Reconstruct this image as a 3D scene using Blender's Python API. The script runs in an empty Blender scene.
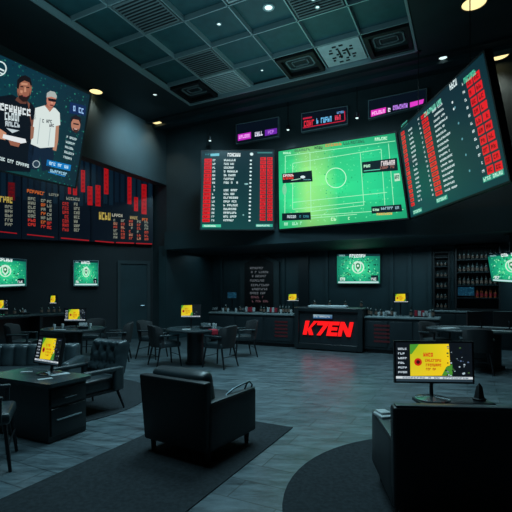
import bpy, bmesh, math, random
from mathutils import Vector, Matrix
random.seed(7)
PI = math.pi
sc = bpy.context.scene
COL = sc.collection
F, H, CX, CY = 420.0, 1.54, 256.0, 290.0
UX = Vector((.449, .893, 0)).normalized()      # room axis running away from the viewer
VX = Vector((.893, -.449, 0)).normalized()     # room axis running to the right

# ------------------------------------------------------------------ camera
cd = bpy.data.cameras.new('camera'); cam = bpy.data.objects.new('camera', cd); COL.objects.link(cam)
cam.location = (0, 0, H); cam.rotation_euler = (PI/2, 0, 0)
cd.sensor_width = 36; cd.lens = F/512*36; cd.shift_y = (CY-256)/512; cd.clip_start = .05
sc.camera = cam
sc.view_settings.view_transform = 'Standard'; sc.view_settings.look = 'None'
sc.view_settings.gamma = 1; sc.view_settings.exposure = 0; sc.view_settings.use_curve_mapping = False
try:
    sc.cycles.use_denoising = True
    sc.cycles.max_bounces = 6
    sc.cycles.sample_clamp_indirect = 3
except Exception: pass

# ------------------------------------------------------------------ colour and materials
def lin(c):
    r = []
    for v in c[:3]:
        v = v/255.0
        r.append(v/12.92 if v <= .04045 else ((v+.055)/1.055)**2.4)
    return r
def mat(name, rgb, rough=.5, metal=0.0, noise=0, nscale=8, bump=0, bscale=40, emit=None, estr=1, spec=.5, coat=0):
    m = bpy.data.materials.new(name); m.use_nodes = True
    nt = m.node_tree; b = nt.nodes['Principled BSDF']
    b.inputs['Base Color'].default_value = (*rgb, 1)
    b.inputs['Roughness'].default_value = rough
    b.inputs['Metallic'].default_value = metal
    b.inputs['Specular IOR Level'].default_value = spec
    if coat: b.inputs['Coat Weight'].default_value = coat
    tc = nt.nodes.new('ShaderNodeTexCoord')
    if noise:
        n = nt.nodes.new('ShaderNodeTexNoise'); n.inputs['Scale'].default_value = nscale; n.inputs['Detail'].default_value = 6
        nt.links.new(tc.outputs['Object'], n.inputs['Vector'])
        cr = nt.nodes.new('ShaderNodeValToRGB')
        cr.color_ramp.elements[0].color = (*[c*(1-noise) for c in rgb], 1); cr.color_ramp.elements[0].position = .3
        cr.color_ramp.elements[1].color = (*[min(1, c*(1+noise)) for c in rgb], 1); cr.color_ramp.elements[1].position = .7
        nt.links.new(n.outputs['Fac'], cr.inputs['Fac']); nt.links.new(cr.outputs['Color'], b.inputs['Base Color'])
    if bump:
        n = nt.nodes.new('ShaderNodeTexNoise'); n.inputs['Scale'].default_value = bscale; n.inputs['Detail'].default_value = 4
        nt.links.new(tc.outputs['Object'], n.inputs['Vector'])
        bp = nt.nodes.new('ShaderNodeBump'); bp.inputs['Strength'].default_value = bump; bp.inputs['Distance'].default_value = .01
        nt.links.new(n.outputs['Fac'], bp.inputs['Height']); nt.links.new(bp.outputs['Normal'], b.inputs['Normal'])
    if emit:
        b.inputs['Emission Color'].default_value = (*emit, 1); b.inputs['Emission Strength'].default_value = estr
    return m
def screen_mat(name, strength=1.0, rough=.35):
    m = bpy.data.materials.new(name); m.use_nodes = True
    nt = m.node_tree; b = nt.nodes['Principled BSDF']
    b.inputs['Base Color'].default_value = (.004, .005, .006, 1); b.inputs['Roughness'].default_value = rough
    a = nt.nodes.new('ShaderNodeAttribute'); a.attribute_name = 'Col'
    nt.links.new(a.outputs['Color'], b.inputs['Emission Color']); b.inputs['Emission Strength'].default_value = strength
    return m
def print_mat(name, rough=.6):
    m = bpy.data.materials.new(name); m.use_nodes = True
    nt = m.node_tree; b = nt.nodes['Principled BSDF']; b.inputs['Roughness'].default_value = rough
    a = nt.nodes.new('ShaderNodeAttribute'); a.attribute_name = 'Col'
    nt.links.new(a.outputs['Color'], b.inputs['Base Color'])
    return m
M = {}
M['wall'] = mat('dark_slate_paint', (.030, .050, .057), .62, noise=.12, nscale=2.5, bump=.05, bscale=60)
M['wall_low'] = mat('dark_teal_panelling', (.022, .050, .060), .5, noise=.2, nscale=1.5)
M['wall_night'] = mat('near_black_paint', (.012, .019, .024), .6, noise=.15, nscale=2)
M['ceiling'] = mat('dark_ceiling_paint', (.016, .028, .034), .65, noise=.15, nscale=2)
M['tile'] = mat('teal_ceiling_tile', (.020, .084, .098), .5, noise=.15, nscale=6)
M['tile_light'] = mat('pale_ribbed_tile', (.50, .56, .58), .55, noise=.1)
M['tile_grey'] = mat('grey_ribbed_tile', (.15, .19, .20), .55, noise=.1)
M['black'] = mat('matt_black', (.004, .005, .007), .55)
M['edge'] = mat('pale_metal_edge', (.34, .44, .47), .4, .3)
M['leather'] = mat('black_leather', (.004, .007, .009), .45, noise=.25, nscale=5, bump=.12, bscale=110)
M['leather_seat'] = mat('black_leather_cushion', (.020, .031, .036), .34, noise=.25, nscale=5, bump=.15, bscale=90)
M['leather_pad'] = mat('worn_slate_leather', (.035, .050, .056), .4, noise=.2)  # paler leather for upward faces; the light they catch is put into colour
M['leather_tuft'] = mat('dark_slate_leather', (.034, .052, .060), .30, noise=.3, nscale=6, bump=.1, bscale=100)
M['fabric'] = mat('black_upholstery', (.010, .013, .016), .75, bump=.2, bscale=200)
M['chrome'] = mat('dark_chrome', (.30, .36, .38), .22, 1)
M['rail'] = mat('gunmetal', (.05, .07, .08), .3, 1)
M['iron'] = mat('blackened_iron', (.03, .035, .04), .35, .8)
M['desk'] = mat('black_lacquer', (.010, .016, .019), .35, noise=.2, nscale=3)
M['desktop'] = mat('dark_slate_laminate', (.035, .052, .058), .22, noise=.3, nscale=9)
M['counter'] = mat('counter_panel_black', (.012, .020, .025), .4, noise=.15, nscale=3)
M['worktop'] = mat('grey_stone_worktop', (.16, .21, .22), .3, noise=.2, nscale=14)
M['red_print'] = mat('dull_red_print', (.10, .008, .012), .5)
M['glass_bottle'] = mat('dark_bottle_glass', (.02, .035, .035), .12, spec=.8)
M['white'] = mat('white_ceramic', (.50, .55, .56), .35)
M['paper'] = mat('white_paper', (.42, .46, .47), .6)
M['tan'] = mat('faded_tan_paper', (.16, .10, .075), .6)
M['red_thing'] = mat('red_cloth', (.35, .012, .03), .6)
M['orange_glass'] = mat('amber_bottle_glass', (.35, .07, .02), .25)
M['screen'] = screen_mat('lit_display', 1.0)
M['screen_dim'] = screen_mat('dim_display', .55)
M['screen_odds'] = screen_mat('odds_display', .62)
M['print'] = print_mat('printed_panel')
M['neon'] = mat('red_lit_letters', (.3, .0, .0), .4, emit=lin((250, 22, 24)), estr=1.15)
M['lamp_warm'] = mat('warm_lamp_lens', (.8, .7, .4), .4, emit=(1.0, .80, .36), estr=1.3)
M['lamp_cool'] = mat('cool_lamp_lens', (.8, .9, .9), .4, emit=(.72, .95, .92), estr=1.2)

def floor_mat():
    m = bpy.data.materials.new('slate_floor_tiles'); m.use_nodes = True
    nt = m.node_tree; b = nt.nodes['Principled BSDF']; L = nt.links.new
    tc = nt.nodes.new('ShaderNodeTexCoord'); mp = nt.nodes.new('ShaderNodeMapping')
    mp.inputs['Rotation'].default_value = (0, 0, math.atan2(.449, .893))
    L(tc.outputs['Object'], mp.inputs['Vector'])
    br = nt.nodes.new('ShaderNodeTexBrick'); br.inputs['Scale'].default_value = 1
    br.inputs['Brick Width'].default_value = .8; br.inputs['Row Height'].default_value = .3
    br.inputs['Mortar Size'].default_value = .006; br.inputs['Mortar Smooth'].default_value = .2
    br.inputs['Color1'].default_value = (.080, .108, .120, 1); br.inputs['Color2'].default_value = (.056, .080, .092, 1)
    br.inputs['Mortar'].default_value = (.020, .028, .032, 1)
    L(mp.outputs['Vector'], br.inputs['Vector'])
    n = nt.nodes.new('ShaderNodeTexNoise'); n.inputs['Scale'].default_value = 3.4; n.inputs['Detail'].default_value = 12; n.inputs['Roughness'].default_value = .78
    mp2 = nt.nodes.new('ShaderNodeMapping'); mp2.inputs['Scale'].default_value = (.7, 2.6, 1); mp2.inputs['Rotation'].default_value = (0, 0, math.atan2(.449, .893))
    L(tc.outputs['Object'], mp2.inputs['Vector']); L(mp2.outputs['Vector'], n.inputs['Vector'])
    cr = nt.nodes.new('ShaderNodeValToRGB'); cr.color_ramp.elements[0].color = (.3, .3, .3, 1); cr.color_ramp.elements[1].color = (1.7, 1.7, 1.7, 1)
    cr.color_ramp.elements[0].position = .36; cr.color_ramp.elements[1].position = .64
    L(n.outputs['Fac'], cr.inputs['Fac'])
    mx = nt.nodes.new('ShaderNodeMix'); mx.data_type = 'RGBA'; mx.blend_type = 'MULTIPLY'; mx.inputs['Factor'].default_value = 1
    L(br.outputs['Color'], mx.inputs['A']); L(cr.outputs['Color'], mx.inputs['B']); L(mx.outputs['Result'], b.inputs['Base Color'])
    rr = nt.nodes.new('ShaderNodeMapRange'); rr.inputs['To Min'].default_value = .14; rr.inputs['To Max'].default_value = .52
    L(n.outputs['Fac'], rr.inputs['Value']); L(rr.outputs['Result'], b.inputs['Roughness'])
    bp = nt.nodes.new('ShaderNodeBump'); bp.inputs['Strength'].default_value = .35; bp.inputs['Distance'].default_value = .01
    L(n.outputs['Fac'], bp.inputs['Height']); L(bp.outputs['Normal'], b.inputs['Normal'])
    return m
M['floor'] = floor_mat()
M['rug'] = mat('charcoal_carpet', (.022, .028, .032), .95, noise=.25, nscale=30, bump=.5, bscale=300, spec=.1)

# ------------------------------------------------------------------ mesh builder
class MB:
    def __init__(s): s.v = []; s.f = []; s.c = []; s.sm = []
    def add(s, vs, fs, col=None, smooth=False):
        o = len(s.v); s.v += [Vector(p) for p in vs]
        for f in fs: s.f.append([i+o for i in f]); s.c.append(col); s.sm.append(smooth)
        return s
    def box(s, c, d, m=None):
        c = Vector(c); vs = []
        for x in (-.5, .5):
            for y in (-.5, .5):
                for z in (-.5, .5):
                    p = Vector((x*d[0], y*d[1], z*d[2]))
                    vs.append(c + ((m @ p) if m else p))
        return s.add(vs, [(0,1,3,2),(4,6,7,5),(0,4,5,1),(2,3,7,6),(0,2,6,4),(1,5,7,3)])
    def rbox(s, c, d, r=.02, n=5, bulge=0, m=None, fn=None, axis=2):
        """box with rounded edges; bulge puffs the faces along axis"""
        c = Vector(c); hx, hy, hz = d[0]/2, d[1]/2, d[2]/2; r = min(r, hx*.98, hy*.98, hz*.98)
        def ticks(h):
            inner = h-r
            t = [-h + r*(1-math.cos(PI/2*k/3)) for k in range(3)]
            mid = [-inner + 2*inner*k/n for k in range(n+1)]
            return t + mid + [-q for q in reversed(t)]
        T = [ticks(hx), ticks(hy), ticks(hz)]; hs = (hx, hy, hz); idx = {}; vs = []
        def vert(i, j, k):
            if (i, j, k) in idx: return idx[(i, j, k)]
            p = Vector((T[0][i], T[1][j], T[2][k]))
            q = Vector([max(-(hs[a]-r), min(hs[a]-r, p[a])) for a in range(3)])
            e = p-q
            if e.length > 1e-9: p = q + e.normalized()*r
            if bulge:
                o = [a for a in range(3) if a != axis]
                w = (1-(p[o[0]]/hs[o[0]])**2)*(1-(p[o[1]]/hs[o[1]])**2)
                p[axis] += bulge*max(w, 0)**.6*(1 if p[axis] > 0 else -1)*min(1, abs(p[axis])/hs[axis]*1.2)
            if fn: p = fn(p)
            idx[(i, j, k)] = len(vs); vs.append(c + ((m @ p) if m else p)); return idx[(i, j, k)]
        fs = []; N = [len(t)-1 for t in T]
        for a in range(3):
            b_, c_ = [(1, 2), (2, 0), (0, 1)][a]
            for side in (0, N[a]):
                for u in range(N[b_]):
                    for v in range(N[c_]):
                        q = []
                        for du, dv in ((0,0),(1,0),(1,1),(0,1)):
                            ii = [0,0,0]; ii[a] = side; ii[b_] = u+du; ii[c_] = v+dv; q.append(vert(*ii))
                        fs.append(q if side else q[::-1])
        return s.add(vs, fs, smooth=True)
    def prism(s, poly, z0, z1):
        n = len(poly); vs = [(p[0], p[1], z0) for p in poly] + [(p[0], p[1], z1) for p in poly]
        return s.add(vs, [tuple(range(n))[::-1], tuple(range(n, 2*n))] + [(i, (i+1) % n, n+(i+1) % n, n+i) for i in range(n)])
    def lathe(s, prof, seg=20, c=(0,0,0), m=None):
        c = Vector(c); vs = []; n = len(prof)
        for k in range(seg):
            a = 2*PI*k/seg
            for r, z in prof:
                p = Vector((r*math.cos(a), r*math.sin(a), z)); vs.append(c + ((m @ p) if m else p))
        fs = [(k*n+i, ((k+1) % seg)*n+i, ((k+1) % seg)*n+i+1, k*n+i+1) for k in range(seg) for i in range(n-1)]
        s.add(vs, fs, smooth=True)
        for i, z in ((0, 0), (n-1, 1)):
            if prof[i][0] > 1e-6:
                loop = [vs[k*n+i] for k in range(seg)]
                s.add(loop, [tuple(range(seg))[::-1] if not z else tuple(range(seg))])
        return s
    def tube(s, pts, r, seg=8, r1=None):
        pts = [Vector(p) for p in pts]; n = len(pts); rings = []
        for i, p in enumerate(pts):
            t = (pts[min(i+1, n-1)]-pts[max(i-1, 0)]).normalized()
            a = Vector((0,0,1)) if abs(t.z) < .9 else Vector((1,0,0))
            x = t.cross(a).normalized(); y = t.cross(x)
            rr = r if r1 is None else r+(r1-r)*i/(n-1)
            rings.append([p + x*rr*math.cos(2*PI*k/seg) + y*rr*math.sin(2*PI*k/seg) for k in range(seg)])
        vs = [p for R in rings for p in R]
        fs = [(i*seg+k, i*seg+(k+1) % seg, (i+1)*seg+(k+1) % seg, (i+1)*seg+k) for i in range(n-1) for k in range(seg)]
        s.add(vs, fs, smooth=True)
        return s.add(rings[0]+rings[-1], [tuple(range(seg))[::-1], tuple(range(seg, 2*seg))])
    def ball(s, c, r, seg=10):
        return s.lathe([(max(1e-5, r[0]*math.sin(PI*i/seg)), -r[2]*math.cos(PI*i/seg)) for i in range(seg+1)], seg*2, c)
    def build(s, name, m, parent=None, world=False):
        me = bpy.data.meshes.new(name)
        inv = world_inv(parent) if (world and parent) else None
        me.from_pydata([tuple(inv @ p) if inv else tuple(p) for p in s.v], [], s.f)
        me.materials.append(m)
        me.polygons.foreach_set('use_smooth', s.sm)
        if any(c is not None for c in s.c):
            at = me.color_attributes.new('Col', 'FLOAT_COLOR', 'CORNER')
            for p, c in zip(me.polygons, s.c):
                for j, li in enumerate(p.loop_indices):
                    cc = c if c is not None else (0, 0, 0)
                    if isinstance(cc[0], (tuple, list)): cc = cc[j]
                    at.data[li].color = (*cc, 1)
        if any(s.sm):
            bm = bmesh.new(); bm.from_mesh(me); bmesh.ops.remove_doubles(bm, verts=bm.verts, dist=1e-5) if not any(c is not None for c in s.c) else None
            bm.to_mesh(me); bm.free()
            try: me.set_sharp_from_angle(angle=math.radians(40))
            except Exception: pass
        o = bpy.data.objects.new(name, me); COL.objects.link(o)
        if parent: o.parent = parent
        return o
def world_inv(o): return (Matrix.Translation(o.location) @ Matrix.Rotation(o.rotation_euler.z, 4, 'Z')).inverted()

def thing(name, label, cat, loc=(0,0,0), rz=0, group=None):
    o = bpy.data.objects.new(name, None); COL.objects.link(o); o.empty_display_size = .1
    o.location = loc; o.rotation_euler = (0, 0, rz); o['label'] = label; o['category'] = cat
    if group: o['group'] = group
    return o
def tag(o, label, cat, group=None, kind=None):
    o['label'] = label; o['category'] = cat
    if group: o['group'] = group
    if kind: o['kind'] = kind
    return o
def struct(o): o['kind'] = 'structure'; return o
def dup(root, loc, rz, label, group=None, skip=()):
    r = root.copy(); COL.objects.link(r); r.location = loc; r.rotation_euler = (0, 0, rz); r['label'] = label
    if group: r['group'] = group
    elif 'group' in r.keys(): pass
    for ch in list(root.children):
        if ch.name.split('.')[0] in skip: continue
        c = ch.copy(); COL.objects.link(c); c.parent = r
        for g in ch.children:
            d = g.copy(); COL.objects.link(d); d.parent = c
    return r
def origin_to(o, loc):   # a single-mesh thing: move its origin to its base without moving the shape
    loc = Vector(loc)
    for v in o.data.vertices: v.co -= loc
    o.location = loc; return o

# ------------------------------------------------------------------ drawing on flat displays
def ray(px, py): return Vector(((px-CX)/F, 1, -(py-CY)/F))
def at(px, Y, z=0): return Vector(((px-CX)/F*Y, Y, z))
class Surf:
    """a flat picture surface: fn maps (a right, b up, c outward) to a point"""
    def __init__(s, fn, conv=None): s.mb = MB(); s.fn = fn; s.conv = conv or (lambda x, y: (x, y))
    def poly(s, pts, rgb, layer=1):
        vs = [s.fn(*s.conv(*p), layer*.0016) for p in pts]
        col = [tuple(lin(c)) for c in rgb] if isinstance(rgb[0], (tuple, list)) else tuple(lin(rgb))
        s.mb.add(vs, [tuple(range(len(vs)))], col)
    def rect(s, x0, y0, x1, y1, rgb, layer=1, sk=0): s.poly([(x0,y0),(x1,y0+sk*(x1-x0)),(x1,y1+sk*(x1-x0)),(x0,y1)], rgb, layer)
    def ell(s, x, y, rx, ry, rgb, layer=1, n=18, rot=0):
        c, q = math.cos(rot), math.sin(rot)
        s.poly([(x+rx*math.cos(2*PI*k/n)*c-ry*math.sin(2*PI*k/n)*q, y+rx*math.cos(2*PI*k/n)*q+ry*math.sin(2*PI*k/n)*c) for k in range(n)], rgb, layer)
    def line(s, x0, y0, x1, y1, w, rgb, layer=1):
        dx, dy = x1-x0, y1-y0; l = math.hypot(dx, dy) or 1; nx, ny = -dy/l*w/2, dx/l*w/2
        s.poly([(x0+nx,y0+ny),(x1+nx,y1+ny),(x1-nx,y1-ny),(x0-nx,y0-ny)], rgb, layer)
    def ring(s, x, y, rx, ry, w, rgb, layer=1, n=28):
        for k in range(n):
            a, b = 2*PI*k/n, 2*PI*(k+1)/n
            s.line(x+rx*math.cos(a), y+ry*math.sin(a), x+rx*math.cos(b), y+ry*math.sin(b), w, rgb, layer)
    def scrib(s, x0, y0, x1, y1, n, rgb, layer=2, sk=0, fill=.75):
        """a run of n small letter-like marks between x0..x1, y0..y1"""
        w = (x1-x0)/n; h = y1-y0
        for i in range(n):
            xa = x0+i*w; xb = xa+w*.8; o = sk*(xa-x0); k = random.random()
            if k > .93: continue
            s.rect(xa, y0+o, xa+w*.28, y1+o, rgb, layer, sk)
            t = random.choice((0, .4, .75)); s.rect(xa, y0+o+h*t, xb, y0+o+h*(t+.25), rgb, layer, sk)
            if k > .35: s.rect(xb-w*.26, y0+o, xb, y0+o+h*random.choice((.5, 1)), rgb, layer, sk)
            if k < fill: t = random.choice((.0, .7)); s.rect(xa, y0+o+h*t, xb, y0+o+h*(t+.24), rgb, layer, sk)

class Board:
    """a display panel given by its lower edge in the world, its lean and its corners"""
    def __init__(s, P0, P1, lean):
        s.P0 = Vector(P0); s.P1 = Vector(P1); d = s.P1-s.P0; s.U = Vector((d.x, d.y, 0)).normalized()
        s.Nh = Vector((s.U.y, -s.U.x, 0)); c, q = math.cos(lean), math.sin(lean)
        s.V = (Vector((0,0,1))*c + s.Nh*q); s.N = (s.Nh*c - Vector((0,0,1))*q)
        s.cam = Vector((0, 0, H))
    def fn(s, a, b, c=0): return s.P0 + s.U*a + s.V*b + s.N*c
    def px(s, x, y):
        d = ray(x, y); t = (s.P0-s.cam).dot(s.N)/d.dot(s.N); p = s.cam+d*t-s.P0
        return (p.dot(s.U), p.dot(s.V))
    def quad(s, pts): s.q = [s.px(*p) for p in pts]; return s      # TL TR BR BL
    def st(s, u, t):
        TL, TR, BR, BL = s.q
        x = (1-t)*((1-u)*TL[0]+u*TR[0]) + t*((1-u)*BL[0]+u*BR[0]); y = (1-t)*((1-u)*TL[1]+u*TR[1]) + t*((1-u)*BL[1]+u*BR[1])
        return (x, y)
    def casing(s, th=.1, e=.03):
        TL, TR, BR, BL = s.q; mb = MB()
        f = [(TL[0]-e, TL[1]+e), (TR[0]+e, TR[1]+e), (BR[0]+e, BR[1]-e), (BL[0]-e, BL[1]-e)]
        vs = [s.fn(*p, -.001) for p in f] + [s.fn(*p, -th) for p in f]
        mb.add(vs, [(3,2,1,0),(4,5,6,7),(0,1,5,4),(1,2,6,5),(2,3,7,6),(3,0,4,7)])
        # raised lip round the picture
        for i in range(4):
            a, b = f[i], f[(i+1) % 4]; c, d = s.q[(i+1) % 4], s.q[i]
            w = [s.fn(*p, .006) for p in (a, b, c, d)] + [s.fn(*p, -.001) for p in (a, b, c, d)]
            mb.add(w, [(0,1,2,3),(7,6,5,4),(0,4,5,1),(1,5,6,2),(2,6,7,3),(3,7,4,0)])
        return mb
    def empty(s, name, label, cat, group=None):
        c = s.fn((s.q[2][0]+s.q[3][0])/2, (s.q[2][1]+s.q[3][1])/2, 0)
        return thing(name, label, cat, c, math.atan2(s.U.y, s.U.x), group)

# ================================================================== THE ROOM
ZC = 6.4
C = Vector((-2.75, 12.9, 0))                    # corner of left bulkhead and screen wall
A0, A1 = Vector((-7.31, 12.0, 0)), Vector((-3.29, 13.4, 0))
def slab(P, Q, th, z0, z1):                      # wall from P to Q, thickness behind its left-hand face
    d = (Q-P).normalized(); n = Vector((-d.y, d.x, 0))*th
    return MB().prism([P, Q, Q+n, P+n], z0, z1)
struct(MB().box((0, 7, -.05), (26, 24, .1)).build('floor', M['floor']))
struct(MB().box((0, 7, ZC+.26), (26, 24, .1)).build('ceiling_slab', M['ceiling']))
# dropped ceiling around the tile field
G0 = Vector((-1.73, 11.03, 0)); NC, NR, CELL = 6, 9, .93
def gp(i, j): return G0 + VX*(i*CELL) - UX*(j*CELL)
mb = MB(); big = 16
mb.prism([gp(-big, -3), gp(big, -3), gp(big, 0), gp(-big, 0)], ZC, ZC+.2)
mb.prism([gp(-big, 0), gp(0, 0), gp(0, NR), gp(-big, NR)], ZC, ZC+.2)
mb.prism([gp(NC, 0), gp(big, 0), gp(big, NR), gp(NC, NR)], ZC, ZC+.2)
mb.prism([gp(-big, NR), gp(big, NR), gp(big, 18), gp(-big, 18)], ZC, ZC+.2)
struct(mb.build('ceiling', M['ceiling']))
# walls
WR = C + VX*12.0
struct(slab(C, WR, .3, 2.77, ZC).build('wall_screen', M['wall']))
struct(MB().prism([C-UX*.12+VX*.02, WR-UX*.12, WR, C+VX*.02], 2.77, 3.3).build('trim_1', M['wall_low']))
DP = 2.6
D0 = C+UX*DP; D1 = WR+UX*DP
struct(slab(D0-VX*.3, D1, .25, 0, 2.9).build('wall_back', M['wall_low']))
struct(MB().prism([C+UX*.3, WR+UX*.3, D1, D0], 2.77, 2.9).build('ceiling_recess', M['ceiling']))
struct(slab(C, D0, .3, 0, 2.9).build('wall_recess', M['wall_low']))
far = C - UX*13
struct(MB().prism([far, C, C-VX*.3, far-VX*.3], 4.76, ZC).build('wall_left_bulkhead', M['wall']))
A00 = A0 + (A0-A1).normalized()*2.5
struct(slab(A00, A1, .25, 0, ZC).build('wall_left', M['wall_night']))
struct(MB().prism([A1, C+UX*.02, C+UX*.5-VX*.02, A1+UX*.5], 0, ZC).build('wall_corner', M['wall']))
struct(slab(A00-UX*13, A00, .25, 0, ZC).build('wall_side', M['wall_night']))
struct(slab(D1, WR-UX*9, .25, 0, ZC).build('wall_right', M['wall_night']))
# stepped ceiling trims between tile field and screen wall
mb = MB(); mb.prism([gp(-1.9, -.42), gp(9, -.42), gp(9, -.30), gp(-1.9, -.30)], ZC-.05, ZC)
struct(mb.build('trim_2', M['wall_night']))
mb = MB(); mb.prism([gp(-1.9, -.86), gp(9, -.86), gp(9, -.62), gp(-1.9, -.62)], ZC-.09, ZC)
struct(mb.build('trim_3', M['wall_low']))
# bright edge of the tile field and the grid of bars
mb = MB()
def bar(P, Q, w, z0, z1):
    d = (Q-P).normalized(); n = Vector((-d.y, d.x, 0))*w/2
    mb.prism([P-n, Q-n, Q+n, P+n], z0, z1)
bar(gp(0, 0), gp(NC, 0), .045, ZC-.02, ZC+.1); bar(gp(0, 0), gp(0, NR), .045, ZC-.02, ZC+.1)
bar(gp(NC, 0), gp(NC, NR), .045, ZC-.02, ZC+.1); bar(gp(0, NR), gp(NC, NR), .045, ZC-.02, ZC+.1)
struct(mb.build('trim_4', M['edge']))
mb = MB()
for i in range(1, NC): bar(gp(i, 0), gp(i, NR), .022, ZC+.06, ZC+.16)
for j in range(1, NR): bar(gp(0, j), gp(NC, j), .022, ZC+.06, ZC+.16)
struct(mb.build('trim_5', M['edge']))
mb = MB()
mb.prism([gp(0, 0), gp(NC, 0), gp(NC, NR), gp(0, NR)], ZC+.16, ZC+.2)
struct(mb.build('ceiling_tiles', M['tile']))

# door on the left wall
B = Board((A0.x, A0.y, 0), (A1.x, A1.y, 0), 0)
def wallA(px):   # distance along the left wall of picture column px
    return B.px(px, 300)[0]
a0, a1 = wallA(121), wallA(147)
dr = thing('door_1', 'dark flush door in the left wall beneath the odds boards', 'door', B.fn((a0+a1)/2, 0, 0), math.atan2(B.U.y, B.U.x)); dr['kind'] = 'structure'
w = a1-a0
f = MB(); f.box((-w/2-.05, -.03, 1.18), (.1, .06, 2.36)); f.box((w/2+.05, -.03, 1.18), (.1, .06, 2.36)); f.box((0, -.03, 2.41), (w+.2, .06, .1))
f.build('door_frame', M['wall'], dr)
MB().box((0, -.012, 1.18), (w, .024, 2.36)).build('door_leaf', M['wall_low'], dr)
MB().tube([(w/2-.09, -.02, 1.05), (w/2-.09, -.07, 1.05), (w/2-.2, -.07, 1.05)], .012).build('door_handle', M['chrome'], dr)

# upright seams of the back wall panelling
n = 7
for px in (222, 284, 304, 327, 392, 410, 430, 452):
    BD = Board((D0.x, D0.y, 0), (D1.x, D1.y, 0), 0); a = BD.px(px, 280)[0]
    p = BD.fn(a, 0, .03); n += 1
    wd = .10 if px not in (304,) else .34
    struct(MB().box((0, 0, 1.385), (wd, .06, 2.77)).build('trim_%d' % n, M['wall_low'] if px != 304 else M['counter'])).location = p
    bpy.data.objects['trim_%d' % n].rotation_euler.z = math.atan2(VX.y, VX.x)

# rugs
def rug(pts, label):
    o = MB().prism(pts, .001, .009).build('rug', M['rug']); c = sum((Vector((p[0], p[1], 0)) for p in pts), Vector())/len(pts)
    origin_to(o, c); tag(o, label, 'rug', 'charcoal rugs on the floor')
E = Vector((.413, 4.69, 0))
rug([E, E-VX*1.32, E-VX*1.32-UX*3.4, E-UX*3.4][::-1], 'long rectangular charcoal rug under the armchair with metal arm rails')
rug([(1.75+1.57*math.cos(2*PI*k/64), 2.85+1.57*math.sin(2*PI*k/64)) for k in range(64)], 'round charcoal rug under the armchair that backs onto the right monitor')
rug([(-3.05+1.5*math.cos(2*PI*k/64), 5.95+1.5*math.sin(2*PI*k/64)) for k in range(64)], 'round charcoal rug under the tufted armchair and drawer desk')

# ================================================================== DISPLAYS
BR_ = M['black']
def mount_to_ceiling(bd, t, sfracs, name='hanger'):
    for u in sfracs:
        p = bd.fn(*bd.st(u, .15), -.10); mb = MB().tube([p, Vector((p.x, p.y, ZC))], .009)
        mb.box((p.x, p.y, ZC-.01), (.08, .08, .02)); mb.build(name, BR_, t, world=True)
def mount_to_wall(bd, t, sfracs, P, n, name='wall_bracket', tv=.5):
    for u in sfracs:
        p = bd.fn(*bd.st(u, tv), -.05); k = (P-p).dot(n); q = p+n*k
        MB().tube([p, q], .035).box((q-n*.015), (.2, .2, .2), Matrix.Rotation(math.atan2(n.y, n.x), 3, 'Z') @ Matrix.Diagonal((.15, 1, 1))).build(name, BR_, t, world=True)

# --- soccer pitch screen (centre)
bd = Board((.602, 11.0, 3.138), (3.33, 9.26, 3.138), .06).quad([(278.5,151.5),(395,133),(407.5,217.8),(279.5,229)])
t = bd.empty('display_screen', 'large bright screen showing a green soccer pitch on the screen wall', 'screen')
bd.casing(.12, .035).build('casing', BR_, t, world=True)
mount_to_wall(bd, t, (.25, .75), C, UX)
S = Surf(bd.fn, lambda x, y: bd.st(x, y))
g = [(36,200,132),(60,222,138),(150,236,132),(118,228,130),(48,212,134),(40,208,140),(30,185,128)]
xs = [0, .13, .26, .42, .52, .8, 1]
for i in range(6):
    for j in range(8):
        y0, y1 = j/8, (j+1)/8
        def cc(k, y):
            f_ = .84+.18*math.sin(PI*y)+(.06 if (k*3+j*5) % 4 == 0 else 0); return tuple(min(255, q*f_) for q in g[k])
        S.poly([(xs[i], y0), (xs[i+1], y0), (xs[i+1], y1), (xs[i], y1)], [cc(i, y0), cc(i+1, y0), cc(i+1, y1), cc(i, y1)], 0)
for k in range(420):
    x, y = random.uniform(.03, .97), random.uniform(.05, .95); r = random.uniform(.003, .007)
    S.ell(x, y, r, r*1.4, (150, 236, 160) if .1 < x < .42 else (96, 232, 160) if random.random() < .5 else (34, 180, 116), 1, 5)
W = (190, 250, 210); P = Surf(bd.fn, lambda x, y: bd.px(275+x/3.657, 130+y/3.657)); P.mb = S.mb
for ln in [(38,95,440,40),(38,95,36,320),(65,122,388,70),(65,122,65,290),(65,290,330,262),(128,85,132,300),(388,70,402,275),(312,85,325,275),(325,275,132,298),(65,265,410,228),(30,320,470,290),(415,50,435,285),(45,330,300,308)]:
    P.line(*ln, 2.2, (170, 245, 195), 2)
P.ring(223, 175, 37, 36, 2.8, (200, 255, 215), 2)
P.scrib(30, 88, 60, 80, 4, W, 2); P.scrib(72, 80, 130, 72, 7, (60, 120, 90), 2, -.1)
P.scrib(145, 70, 175, 60, 4, (20, 60, 50), 2); P.scrib(185, 62, 245, 52, 6, (210, 140, 60), 2, -.12); P.scrib(250, 55, 330, 44, 9, (40, 110, 80), 2, -.12); P.scrib(365, 40, 412, 28, 6, W, 2, -.1)
dk = (8, 28, 34)
for q in ([(26,160),(135,148),(138,188),(28,195)], [(318,118),(446,102),(450,148),(320,158)], [(26,305),(130,300),(132,328),(26,332)], [(352,280),(462,272),(466,298),(354,306)]): P.poly(q, dk, 3)
P.scrib(30, 165, 70, 182, 4, (220, 60, 50), 4, -.08); P.scrib(30, 163, 70, 172, 5, (230,230,230), 5, -.08); P.ell(102, 172, 9, 5, (220, 240, 240), 4); P.line(60, 184, 95, 178, 2, W, 4); P.scrib(105, 183, 132, 180, 5, (120,200,200), 4)
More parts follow.
